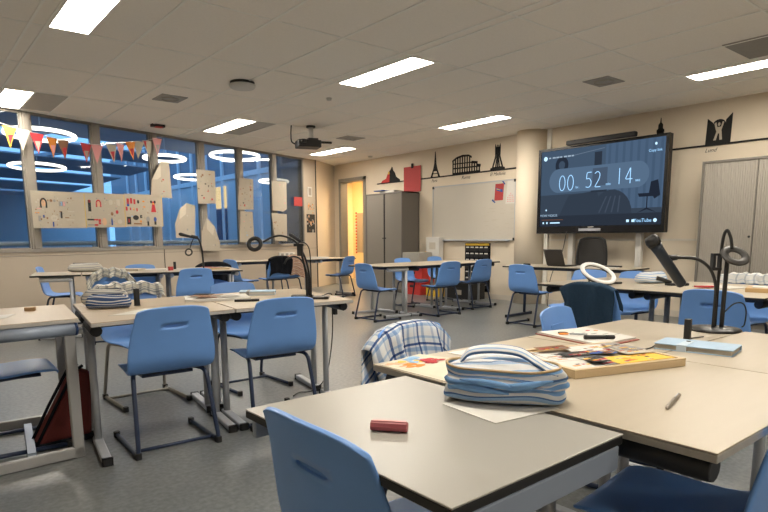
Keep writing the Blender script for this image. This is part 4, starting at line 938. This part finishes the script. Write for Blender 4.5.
# small folds of cloth along the front
o = b.build('folds', parent=t)
def sheet(name, label, cat, pts, z=ZT+.001, th=.0012, ma=None, group=None):
    b = mk(ma or M_paper); b.prism(pts, z, z+th); return tag(b.build(name), label, cat, group)
sheet('paper', 'white paper lying under the big striped pouch', 'paper', [(1.005,1.0),(.985,.815),(1.19,.79),(1.24,.97)], th=.0012)
sheet('paper', 'small blank paper behind the big striped pouch', 'paper', [(1.48,1.45),(1.50,1.30),(1.65,1.32),(1.62,1.45)])
t = thing('map_sheet', 'cream sheet with blue and red map shapes at the corner of the near island', 'map', (1.30,1.38,ZT+.001))
b = mk(mat('map_paper', (.66,.60,.48), .85, var=.06, scale=14)); b.prism([(1.172-1.30,1.455-1.38),(1.175-1.30,1.15-1.38),(1.43-1.30,1.35-1.38),(1.39-1.30,1.50-1.38)], 0, .0014); b.build('paper', parent=t)
rnd = random.Random(12)
for col, cx, cy, n in (('lblue',.015,.055,9), ('red',.045,.005,16), ('orange',-.06,-.02,5), ('yellow',-.02,.03,4), ('skin',-.075,.03,5)):
    b = mk(M_col[col])
    for k in range(n):
        x, y = cx+rnd.uniform(-.035,.035), cy+rnd.uniform(-.03,.03); a0 = rnd.uniform(.010,.024)
        b.prism([(x+a0*rnd.uniform(.6,1.2)*cos(q), y+a0*rnd.uniform(.5,1)*sin(q)) for q in (2*pi*j/8 for j in range(8))], .0015+.0002*k, .0019+.0002*k)
    b.build('printed_shapes', parent=t)
t = thing('glue_stick', 'small red stick lying on the white desk', 'stick', (.775,.93,ZT), atan2(-.06,.05))
b = mk(mat('dark_pink', (.42,.10,.11), .45)); b.rings([[(x,.0115*cos(2*pi*k/8)*q,.0115+.0115*sin(2*pi*k/8)*q) for k in range(8)] for x, q in ((-.040,.9),(-.038,1),(.038,1),(.040,.9))], smooth=False); b.build('barrel', parent=t)
b = mk(M_col['pink']); b.box((-.036,-.004,.0228), (.036,.004,.0236)); b.build('paper_band', parent=t)
t = thing('pen', 'metal pen lying alone on the right hand desk', 'pen', (1.45,.64,ZT), atan2(.04,.16))
b = mk(mat('brushed_metal', (.34,.30,.25), .3, metal=.7)); b.tube([(-.075,0,.0048),(-.064,0,.0048),(.075,0,.0048)], [.0025,.0048,.0046], 10); b.build('barrel', parent=t)
b = mk(M_silver); b.box((.02,-.001,.0092), (.07,.001,.0108)); b.build('clip', parent=t)
# wooden tray with leaflets
M_pine = MATS.get('pine')
t = thing('wooden_board', 'wooden board covered with colourful leaflets beside the striped pouch', 'board', (1.74,1.03,ZT), radians(-17))
b = mk(wood_mat('pine', (.68,.52,.31), (.60,.44,.25), 3, 40)); b.box((-.22,-.165,0), (.22,.165,.020)); b.build('board', parent=t, bevel=.002)
b = mk(MATS['pine'])
for A, B in (((-.22,-.165,.020),(.22,-.150,.026)), ((-.22,.150,.020),(.22,.165,.026)), ((-.22,-.15,.020),(-.205,.15,.026)), ((.205,-.15,.020),(.22,.15,.026))): b.box(A, B)
b.build('rim', parent=t)
LF = [('paper',[(-.20,-.14),(-.05,-.14),(-.02,.05),(-.19,.09)]), ('paper',[(-.18,-.03),(-.06,-.04),(-.05,.10),(-.16,.13)]), ('grey',[(-.08,-.14),(.03,-.12),(.0,.0),(-.09,.0)]), ('yellow',[(-.03,-.145),(.20,-.14),(.19,-.05),(-.02,-.05)]),
      ('paper',[(-.05,.02),(.12,.0),(.15,.14),(-.03,.14)]), ('black',[(-.12,.0),(.05,-.01),(.03,.05),(-.10,.06)]), ('blue',[(-.02,.0),(.07,-.03),(.09,.01),(.01,.04)]), ('pale',[(.08,-.06),(.20,-.06),(.19,.06),(.10,.05)]), ('grey',[(.10,.0),(.2,-.02),(.19,.12),(.13,.12)]), ('black',[(-.11,-.12),(-.05,-.13),(-.03,-.05),(-.09,-.05)]), ('brown',[(-.15,.09),(-.03,.08),(-.02,.14),(-.14,.14)])]
for k, (c, p_) in enumerate(LF):
    b = mk(M_paper if c == 'paper' else M_col[c]); b.prism(p_, .0205+.0014*k, .0215+.0014*k); lf = b.build('leaflet', parent=t)
    r = random.Random(60+k); xs = [q[0] for q in p_]; ys = [q[1] for q in p_]; b = MB()
    for j in range(16):
        b.m(M_col[r.choice(['red','red','orange','yellow','black','grey','brown','pale'])]); u = min(xs)+(max(xs)-min(xs))*r.uniform(.15,.8); v = min(ys)+(max(ys)-min(ys))*r.uniform(.15,.8); w_ = r.uniform(.005,.018); h_ = r.uniform(.002,.007)
        b.prism([(u-w_,v-h_),(u+w_,v-h_*.6),(u+w_,v+h_),(u-w_,v+h_)], .0216+.0014*k, .0219+.0014*k)
    b.build('print', parent=lf)
# folder with papers, marker, scissors
t = thing('folder', 'red-edged folder of white papers at the far side of the near island', 'folder', (2.19,1.32,ZT), 0)
fp = [(2.06-2.19,1.50-1.32),(1.985-2.19,1.15-1.32),(2.25-2.19,1.14-1.32),(2.34-2.19,1.43-1.32)]
b = mk(mat('red_brown_cover', (.33,.10,.07), .6)); b.prism(fp, 0, .004); b.build('cover', parent=t)
b = mk(M_paper); b.prism([(x*.96,y*.95+.004) for x, y in fp], .0042, .011); b.build('papers', parent=t)
b = MB(); doodles(b, [('r',-.05+.03*k,.06-.035*k,.02,.003,'grey') for k in range(5)]+[('e',.06,.05,.012,.008,'red'),('e',.09,.03,.01,.01,'orange')], T(0,0,.009)); b.build('writing', parent=t)
def marker(label, x, y, rz, z, ma, l=.12, cap=None):
    t = thing('marker', label, 'marker', (x,y,z), rz)
    b = mk(ma); b.tube([(-l/2,0,.0078),(l*.2,0,.0078)], .0078, 10); b.build('barrel', parent=t)
    b = mk(cap or ma); b.tube([(l*.2,0,.0078),(l*.47,0,.0078),(l/2,0,.0078)], [.0086,.0086,.005], 10); b.build('cap', parent=t)
    return t
marker('black marker lying on the white papers of the folder', 2.09, 1.22, radians(-40), ZT+.0125, M_black)
t = thing('scissors', 'pair of scissors with pale handles lying on the folder papers', 'scissors', (2.10,1.36,ZT+.0125), radians(-50))
b = mk(M_silver); b.prism([(0,-.004),(.07,-.001),(.07,.002),(0,.006)], 0, .003); b.prism([(0,-.006),(.07,-.005),(.07,-.002),(0,.002)], .0032, .006); b.build('blades', parent=t)
for s in (-1, 1):
    b = mk(M_col['orange'] if s < 0 else M_black); b.tube([(-.025+.018*cos(2*pi*k/16), s*.014+.010*sin(2*pi*k/16), .004) for k in range(16)], .0028, 6, closed=True); b.build('handle', parent=t)
# planner
t = thing('planner', 'light blue planner with strap lying on the right hand desk', 'notebook', (2.215,.905,ZT), atan2(-.26,.045))
b = mk(M_ltblue); b.rbox((-.128,-.078,0), (.128,.078,.003), .008); b.rbox((-.128,-.078,.019), (.128,.078,.022), .008); b.box((-.128,.073,.003), (.128,.078,.019)); b.build('cover', parent=t)
b = mk(M_cream); b.box((-.124,-.073,.0031), (.123,.072,.0188)); b.build('pages', parent=t)
b = mk(mat('pale_strap', (.50,.60,.70), .6)); b.box((-.05,-.082,-.0005), (-.018,-.078,.0235)); b.box((-.05,-.082,.0222), (-.018,.03,.0242)); b.build('strap', parent=t)
b = mk(M_blackm); b.cyl((-.034,.018,.0242), .008, .002, 12); b.build('press_stud', parent=t)
def post(label, x, y, h=.07):
    t = thing('desk_socket', label, 'socket', (x,y,ZT), radians(10), 'small black socket posts on the desks')
    b = mk(M_black); b.rbox((-.015,-.012,.004), (.015,.012,h), .005); b.build('post', parent=t)
    b = mk(M_blackm); b.cyl((0,0,0), .02, .004, 14); b.build('base', parent=t)
post('small black post on the near island behind the blue planner', 2.385, 1.015, .085); post('small black post on the left island behind the paper corner', 1.12, 3.79, .105); post('small black post on the window island', 2.90, 8.03, .10)
o = mk(M_black).tube(arc([(2.50,1.0,ZT+.004),(2.34,1.03,ZT+.004),(2.20,1.04,ZT+.004),(2.08,1.02,ZT+.004),(1.98,1.05,ZT+.004)],6), .0025, 6).build('power_cable'); tag(o, 'thin black cable running along the seam of the near island', 'cable')
# lamp stands
def lamp_stand(name, label, x, y, rz, parts):
    t = thing(name, label, 'lamp', (x, y, ZT), rz, 'black gooseneck lamp stands')
    for nm, m_, fn in parts:
        b = mk(m_); fn(b); b.build(nm, parent=t)
    return t
def ring(b, c, R_, r, tilt=(0,0)):
    M = Matrix.Translation(c) @ Matrix.Rotation(tilt[0], 4, 'X') @ Matrix.Rotation(tilt[1], 4, 'Y'); n = 32
    P = [(R_*cos(2*pi*k/n), R_*sin(2*pi*k/n), 0) for k in range(n)]
    RR = []
    for k in range(n):
        a = 2*pi*k/n; ring_ = []
        for q in range(8):
            an = 2*pi*q/8; rr_ = R_+r*cos(an); ring_.append(M @ V3((rr_*cos(a), rr_*sin(a), r*.55*sin(an))))
        RR.append(ring_)
    rv = [[b.bm.verts.new(p) for p in g] for g in RR]
    for k in range(n):
        for q in range(8): b.face([rv[k][q], rv[k][(q+1)%8], rv[(k+1)%n][(q+1)%8], rv[(k+1)%n][q]], True)
def mic(b, p0, p1, r0=.020, r1=.014):
    P0, P1 = V3(p0), V3(p1); d = (P1-P0)
    b.tube([P0, P0+d*.02, P0+d*.09, P0+d*.17], [r0*.55, r0*.9, r0*1.08, r0*.98], 14)
def micbody(b, p0, p1, r0=.020, r1=.013):
    P0, P1 = V3(p0), V3(p1); d = P1-P0; b.tube([P0+d*.17, P0+d*.3, P0+d*.97, P1], [r0*.92, r0*.80, r1*1.1, r1*.8], 14)
M_dgrey = mat('dark_grey_ring', (.045,.042,.040), .45); M_mic = mat('blue_black_mic', (.014,.022,.035), .35)
lamp_stand('lamp_stand', 'black ring lamp stand with microphone arm on the near island', 2.73, 1.05, AV, [
  ('base', M_blackm, lambda b: b.lathe([(.102,0),(.106,.006),(.10,.012),(.03,.016)], 32)),
  ('lamp_pole', M_blackm, lambda b: b.tube(arc([(.030,.0,.012),(.031,0,.14),(.033,0,.30),(.034,0,.315)],6), .009, 10)),
  ('gooseneck', M_blackm, lambda b: b.tube(arc([(.012,.02,.012),(.012,.02,.2),(.010,.01,.35),(.010,.0,.412),(.020,-.005,.432),(.034,-.01,.400),(.044,-.01,.355)],8), .0068, 8)),
  ('lamp_ring', M_dgrey, lambda b: ring(b, (.047,-.03,.325), .042, .017, (radians(42),0))),
  ('phone_clip', M_black, lambda b: (b.box((-.034,-.012,.265),(-.022,.012,.33)), b.box((-.034,-.012,.325),(.030,.012,.335)), b.box((-.034,-.014,.262),(.004,.014,.274)), b.box((-.004,-.012,.274),(.004,.012,.327)))),
  ('microphone_arm', M_blackm, lambda b: b.tube(arc([(-.012,-.01,.012),(-.012,-.01,.12),(-.015,-.01,.20),(-.045,-.01,.27),(-.10,-.01,.31),(-.16,-.01,.318),(-.20,-.01,.318)],8), .007, 8)),
  ('cord', M_black, lambda b: b.tube(arc([(.036,.01,.07),(.075,.0,.115),(.115,.0,.118),(.145,.02,.08),(.155,.04,.02),(.15,.05,.006)],6), .003, 6)),
  ('arm_joint', M_black, lambda b: b.tube([(-.235,-.01,.316),(-.225,-.01,.317),(-.19,-.01,.318)], [.010,.013,.011], 10))])
t = thing('microphone', 'black microphone held up by the arm of the near lamp stand', 'microphone', (2.73, 1.05, ZT), AV)
b = mk(M_black); mic(b, (-.313,-.01,.408), (-.158,-.01,.198), .028); b.build('windscreen', parent=t)
b = mk(M_mic); micbody(b, (-.313,-.01,.408), (-.158,-.01,.198), .028, .019); b.build('handle', parent=t)
lamp_stand('lamp_stand', 'black ring lamp stand with arching arms on the left island', 2.15, 3.42, AV, [
  ('base', M_blackm, lambda b: (b.rbox((-.115,-.06,0),(.13,.07,.014),.03), b.rbox((-.13,-.02,.014),(.02,.075,.022),.02))),
  ('pole', M_blackm, lambda b: b.tube(arc([(-.02,.0,.012),(-.022,0,.15),(-.045,0,.28),(-.06,0,.33)],6), .0075, 8)),
  ('lamp_arm', M_blackm, lambda b: b.tube(arc([(.0,.01,.012),(-.004,.01,.16),(-.03,.01,.28),(-.09,.01,.385),(-.18,.01,.425),(-.25,.01,.415),(-.31,.01,.385)],8), .007, 8)),
  ('lamp_ring', M_black, lambda b: ring(b, (-.365,.0,.372), .040, .014, (radians(72),0))),
  ('clip', M_black, lambda b: (b.box((-.078,-.02,.29),(-.04,.02,.36)), b.box((-.10,-.02,.355),(-.035,.02,.372)))),
  ('arched_arm', M_blackm, lambda b: b.tube(arc([(-.012,.03,.012),(-.015,.03,.14),(-.05,.03,.25),(-.10,.03,.285),(-.15,.03,.27),(-.175,.03,.235)],8), .006, 8)),
  ('thin_arm', M_blackm, lambda b: b.tube(arc([(.012,-.02,.012),(.012,-.02,.24),(.0,-.02,.35),(-.045,-.02,.385),(-.075,-.02,.37)],8), .004, 8)),
  ('small_microphone', M_black, lambda b: b.tube([(-.125,-.02,.435),(-.115,-.02,.430),(-.05,-.02,.385)], [.010,.013,.008], 10))])
lamp_stand('lamp_stand', 'black microphone stand on the window island below the hanging sheets', 3.10, 7.53, AV, [
  ('base', M_blackm, lambda b: b.lathe([(.085,0),(.09,.008),(.03,.014)], 24)),
  ('pole', M_blackm, lambda b: b.tube(arc([(.0,.0,.012),(-.005,0,.18),(-.02,0,.32),(-.06,0,.42),(-.11,0,.435)],8), .012, 8)),
  ('microphone', M_black, lambda b: b.tube([(-.30,0,.475),(-.28,0,.468),(-.25,0,.46),(-.11,0,.425)], [.014,.024,.022,.014], 10)),
  ('joint', M_black, lambda b: b.tube([(-.14,0,.44),(-.06,0,.42)], .022, 10)),
  ('lamp_ring', M_dgrey, lambda b: (ring(b, (-.185,.0,.235), .042, .011, (radians(75),0)), b.tube(arc([(-.11,0,.42),(-.14,0,.36),(-.165,0,.29)],6), .006, 6)))])
# left island
def pouch(label, x, y, z, rz, ma, L_=.125, w_=.055, h=.06, seed=1, name='pencil_case', zip_=True):
    t = thing(name, label, 'pencil case', (x,y,z), rz)
    sp_ = [(.8,.7,.001),(1,1,.12),(1.04,1.05,.35),(.98,.9,.6),(.86,.55,.85),(.7,.16,1.0)]
    b = mk(ma); rv = loft(b, [pouch_ring(L_*a, w_*c, h*q, seed+i//2, .02, 32) for i, (a, c, q) in enumerate(sp_)]); b.face(list(reversed(rv[0]))); b.face(rv[-1]); sub(b.build('body', parent=t))
    b = mk(M_navy); b.tube([(-L_*.7,0,h*1.0),(L_*.7,0,h*1.0)], .0035, 6); zz = b.build('zip', parent=t)
    b = mk(M_silver); b.box((L_*.6,-.004,h*1.0),(L_*.72,.004,h*1.0+.006)); b.build('zip_pull', parent=zz)
    return t
pouch('navy and white striped pencil case, front one on the left island', 0.945, 3.76, ZT, AV+.25, M_stripe2, .125, .055, .085, 3)
pouch('grey striped pencil case behind the navy striped one on the left island', .985, 3.97, ZT, AV+.4, M_stripe3, .135, .05, .10, 5)
sheet('paper', 'white paper at the seam of the left island beside the pencil cases', 'paper', [(.84,4.0),(.86,3.86),(1.02,3.88),(1.0,4.05)])
sheet('paper', 'white paper corner pointing left behind the left blue chair', 'paper', [(.84,3.37),(1.0,3.33),(1.25,3.47),(1.10,3.58)])
sheet('paper', 'white paper at the left edge of the photo on the framed desk', 'paper', [(.25,3.66),(.40,3.63),(.47,3.80),(.30,3.82)])
o = mk(wood_mat('block_wood', (.40,.25,.13), (.30,.18,.09), 10, 60)).box((-.025,-.018,0),(.03,.018,.022)).build('wooden_block', loc=(.56,3.93,ZT), rotz=radians(-20), bevel=.003); tag(o, 'small brown block on the framed desk at the left edge', 'block')
def collage(label, x, y, w_, d_, rz, seed, base=None):
    t = thing('clutter_board', label, 'board', (x,y,ZT), rz)
    b = mk(base or M_tan); b.box((-w_/2,-d_/2,0),(w_/2,d_/2,.016)); b.build('board', parent=t)
    r = random.Random(seed)
    for k in range(9):
        b = mk(M_paper if k % 3 == 0 else M_col[r.choice(['red','pale','grey','pink','black','brown'])]); cx, cy = r.uniform(-.30,.30)*w_, r.uniform(-.28,.28)*d_; a_, c_, q = r.uniform(.05,.085)*w_*2, r.uniform(.04,.07)*d_*2, r.uniform(-.6,.6)
        b.prism([(cx+u*a_*cos(q)-v*c_*sin(q), cy+u*a_*sin(q)+v*c_*cos(q)) for u, v in ((-1,-1),(1,-1),(1,1),(-1,1))], .0165+.002*k, .018+.002*k); b.build('leaflet', parent=t)
    return t
collage('board with red and white leaflets behind the two left blue chairs', 1.66, 3.83, .42, .30, AV+.35, 41, M_paper)
marker('dark pencil lying in front of the leaflet board on the left island', 1.74, 3.54, AV+.25, ZT, M_black, .16)
t = thing('notebook', 'grey notebook with dark strap on the left island', 'notebook', (2.03, 3.95, ZT), AV+.15)
b = mk(M_ltblue); b.rbox((-.13,-.085,0),(.13,.085,.003),.01); b.rbox((-.13,-.085,.024),(.13,.085,.027),.01); b.box((-.13,.08,.003),(.13,.085,.024)); b.build('cover', parent=t)
b = mk(M_paper); b.box((-.125,-.08,.0031),(.125,.079,.0238)); b.build('pages', parent=t)
b = mk(M_col['grey']); b.box((-.075,-.089,-.0004),(-.055,-.085,.029)); b.box((-.075,-.089,.0272),(-.055,.08,.029)); b.build('strap', parent=t)
o = mk(M_black).tube(arc([(2.30,3.50,ZT+.004),(2.42,3.56,ZT+.006),(2.455,3.60,.66),(2.46,3.62,.40),(2.44,3.68,.12),(2.36,3.74,.010),(2.25,3.76,.008),(2.16,3.70,.008)],8), .004, 6).build('lamp_cable'); tag(o, 'black cable trailing from the left island to the floor', 'cable')
o = mk(M_black).rbox((-.015,-.02,0),(.015,.02,.07),.006).build('cable_switch', loc=(2.475,3.60,.60)); tag(o, 'small black switch hanging on the cable of the left island', 'switch')
# backpack
t = thing('backpack', 'dark red backpack leaning under the white-framed desk', 'backpack', (.66,3.72,0), radians(8))
XZ = Matrix(((1,0,0,0),(0,0,-1,0),(0,1,0,0),(0,0,0,1)))
b = mk(mat('maroon_fabric', (.13,.022,.020), .9, var=.2, scale=120)); b.prism([(-.17,.03),(.12,.03),(.14,.40),(.09,.43),(.05,.41)], -.06, .06, XZ); b.build('body', parent=t, bevel=.02)
b = mk(M_blackc); b.prism([(-.185,.0),(.13,.0),(.13,.035),(-.175,.035)], -.065, .065, XZ); b.build('bottom', parent=t, bevel=.01)
for s in (-1, 1): b = mk(M_blackc); b.tube([(-.175,s*.045,.03),(-.07,s*.05,.22),(.045,s*.045,.415),(.10,s*.035,.44)], .009, 8); b.build('strap', parent=t)
# window island
pouch('grey striped pencil case on the window island before the posters', 1.83, 8.22, ZT, AV+.35, M_stripe3, .20, .09, .11, 9)
sheet('paper', 'white papers on the window island left of the black post', 'paper', [(2.45,8.02),(2.72,7.86),(2.88,8.06),(2.58,8.22)], th=.008)
o = mk(M_cream).box((-.17,-.12,0),(.17,.12,.025)).build('book', loc=(2.32,8.10,ZT), rotz=AV); tag(o, 'cream book on the window island behind the plaid cloth', 'book')
o = mk(M_redp).rbox((-.03,-.02,0),(.03,.02,.05),.01).build('red_case', loc=(2.74,7.74,ZT), rotz=.3); tag(o, 'small red case on the window island beside the black post', 'case')
collage('board with leaflets on the window island right of the mic stand', 3.28, 7.62, .42, .28, AV+.2, 43)
# row before the doorway
o = mk(M_redp).rbox((-.09,-.06,0),(.09,.06,.05),.02).build('red_case', loc=(5.52,9.92,ZT), rotz=.2); tag(o, 'red case on the row of desks before the doorway', 'case')
t = thing('paper_stack', 'pile of white papers on the row of desks nearest the doorway', 'paper', (6.50,10.02,ZT), AV+.2)
for k in range(3): b = mk(M_paper); b.prism([(-.20+.02*k,-.14),(.22,-.13+.02*k),(.20,.15),(-.22,.13)], .012*k, .012*k+.010); b.build('sheets', parent=t)
o = mk(M_cream).rbox((-.15,-.1,0),(.15,.1,.10),.02).build('carton', loc=(6.05,10.02,ZT), rotz=AV); tag(o, 'cream carton on the row of desks before the doorway', 'box')
# screen island
t = thing('ring_light', 'white ring lamp lying tilted on the screen island', 'lamp', (4.60,2.76,ZT), AV)
b = mk(mat('white_plastic', (.80,.80,.80), .35)); ring(b, (.03,0,.100), .138, .021, (radians(30), radians(11))); b.build('diffuser_ring', parent=t)
b = mk(M_black); ring(b, (0.033,.006,.091), .140, .019, (radians(30), radians(11))); b.build('back_ring', parent=t)
b = mk(M_blackm); b.tube([(.06,.10,.008),(.0,.12,.03),(-.07,.10,.10)], .008, 8); b.build('stand', parent=t)
b = mk(M_blackm); b.tube([(.0,.12,.03),(.02,.19,.008)], .008, 8); b.build('stand_leg', parent=t)
b = mk(M_blackm); b.tube([(.12,.02,.010),(.26,.06,.010)], .009, 8); b.build('handle', parent=t)
pouch('blue and white striped pouch on the screen island', 5.12, 2.52, ZT, AV+.15, M_stripe4, .14, .075, .10, 14, 'striped_pouch')
t = thing('card_reader', 'flat black device on the screen island below the microphone', 'device', (5.02,2.25,ZT), AV)
b = mk(M_black); b.rbox((-.09,-.05,0),(.09,.05,.02),.03); b.build('plate', parent=t, bevel=.004)
b = mk(M_blackm); b.tube([(-.05,0,.02),(-.12,.02,.05),(-.16,.03,.06)], .018, 8); b.build('arm', parent=t)
sheet('paper', 'white papers on the screen island right of the flat black base', 'paper', [(4.95,2.10),(4.90,1.80),(5.18,1.75),(5.20,2.06)], th=.006)
o = mk(M_redp).box((-.07,-.03,0),(.07,.03,.012)).build('red_leaflet', loc=(4.90,1.98,ZT+.0075), rotz=AV); tag(o, 'small red leaflet on the papers of the screen island', 'leaflet')
t = thing('wooden_tray', 'wooden tray at the right end of the screen island', 'tray', (4.92,1.52,ZT), radians(-75))
b = mk(wood_mat('tray_wood', (.56,.38,.18), (.48,.31,.14), 4, 40)); b.box((-.16,-.12,0),(.16,.12,.03)); b.build('base', parent=t, bevel=.003)
b = mk(M_paper); b.box((-.12,-.09,.031),(.13,.09,.036)); b.build('paper', parent=t)
# teacher's desk
t = thing('laptop', "dark open laptop on the teacher's desk under the screen", 'laptop', (7.20,4.83,ZT), radians(-100))
b = mk(M_black); b.rbox((-.17,-.12,0),(.17,.12,.016),.02); b.build('base', parent=t)
b = mk(mat('dark_lid', (.030,.026,.024), .5, var=.4, scale=200)); M = Matrix.Translation((0,-.115,.014)) @ Matrix.Rotation(radians(20),4,'X'); b.box((-.17,-.008,0),(.17,.004,.235), M); lid_ = b.build('lid', parent=t, bevel=.003)
b = mk(M_black); b.box((-.158,.0042,.012),(.158,.0050,.225), M); b.build('screen', parent=lid_)
b = mk(M_dgrey); b.box((-.14,-.03,.0162),(.14,.09,.0172)); b.build('keyboard', parent=t)
t = thing('office_chair', "black mesh office chair behind the teacher's desk", 'chair', (8.02,4.93,0), radians(110))
b = mk(M_blackm)
for k in range(5):
    a = 2*pi*k/5; b.tube([(0,0,.09),(.28*cos(a),.28*sin(a),.06)], [.03,.018], 8)
b.build('star_base', parent=t)
for k in range(5):
    a = 2*pi*k/5; b = mk(M_black); b.tube([(.28*cos(a)-.02*sin(a),.28*sin(a)+.02*cos(a),.03),(.28*cos(a)+.02*sin(a),.28*sin(a)-.02*cos(a),.03)], .03, 12); b.build('castor', parent=t)
b = mk(M_blackm); b.cyl((0,0,.08), .028, .34, 12); b.build('gas_column', parent=t)
b = mk(M_blackc); b.rbox((-.24,-.23,.42),(.24,.25,.50),.08); b.build('seat', parent=t, bevel=.02)
def bk(a, c):
    u = a*2-1; z = .56+.58*c; w_ = .225*(1-.22*c**3)*(1-.10*(1-c)**3); return V3((u*w_, -.235-.06*c+.05*u*u-.02*sin(pi*c), z-.03*abs(u)**4*c))
b = mk(mat('dark_mesh', (.035,.033,.032), .8, var=.3, scale=300)); b.grid(bk, 10, 12); o = b.build('backrest', parent=t); s_ = o.modifiers.new('thick','SOLIDIFY'); s_.thickness = .012
b = mk(M_black); P = [bk(0,k/10) for k in range(11)]+[bk(k/8,1) for k in range(1,9)]+[bk(1,1-k/10) for k in range(1,11)]+[bk(1-k/8,0) for k in range(1,8)]; b.tube(P, .020, 8, closed=True); b.tube([(0,-.26,.62),(0,-.22,.50),(0,-.1,.43)], .025, 8); b.build('back_frame', parent=t)
o = mk(M_black).rbox((-.03,-.05,0),(.03,.05,.03),.02).build('mouse', loc=(7.0,5.28,ZT), rotz=.2, bevel=.006); tag(o, "black computer mouse on the teacher's desk left of the laptop", 'mouse')
o = mk(M_black).rbox((-.11,-.2,0),(.11,.2,.02),.02).build('keyboard', loc=(7.32,4.25,ZT), rotz=radians(8)); tag(o, "flat black keyboard on the teacher's desk right of the office chair", 'keyboard')
sheet('paper', "white papers on the teacher's desk beside the keyboard", 'paper', [(7.0,4.52),(7.05,3.95),(7.20,3.97),(7.16,4.52)], th=.012)
o = mk(M_black).tube(arc([(8.29,5.50,1.25),(8.20,5.50,.95),(8.0,5.45,.80),(7.75,5.40,.50),(7.70,5.40,.10)],8), .006, 6).build('screen_cable'); tag(o, "thin cable hanging from the display behind the teacher's desk", 'cable')
CAMF=(0.626867,0.764922,-0.148098); CAMR=(0.772910,-0.634491,-0.005569); EXPO=1.9
# ------------------------------------------------------------------ camera, sky, look
cam = bpy.data.cameras.new('camera'); co = bpy.data.objects.new('camera', cam); COL.objects.link(co); SC.camera = co
f_px = 587.98; cam.sensor_fit = 'HORIZONTAL'; cam.sensor_width = 36; cam.lens = f_px/768*36; cam.shift_y = (325.6-256)/768; cam.clip_start = .02; cam.clip_end = 200
fw = V3((CAMF)); rt = V3((CAMR)); up = rt.cross(fw)
co.matrix_world = Matrix(((rt.x, up.x, -fw.x, 0), (rt.y, up.y, -fw.y, 0), (rt.z, up.z, -fw.z, 1.165), (0,0,0,1)))
wd = bpy.data.worlds.new('dusk_sky'); SC.world = wd; wd.use_nodes = True
bg = wd.node_tree.nodes['Background']; bg.inputs['Color'].default_value = (.20,.45,.80,1); bg.inputs['Strength'].default_value = .46
SC.view_settings.view_transform = 'Standard'; SC.view_settings.look = 'None'; SC.view_settings.gamma = 1; SC.view_settings.use_curve_mapping = False
SC.view_settings.exposure = EXPO
SC.cycles.max_bounces = 8; SC.cycles.diffuse_bounces = 5; SC.cycles.glossy_bounces = 3; SC.cycles.transparent_max_bounces = 12; SC.cycles.sample_clamp_indirect = 6
SC.cycles.use_denoising = True
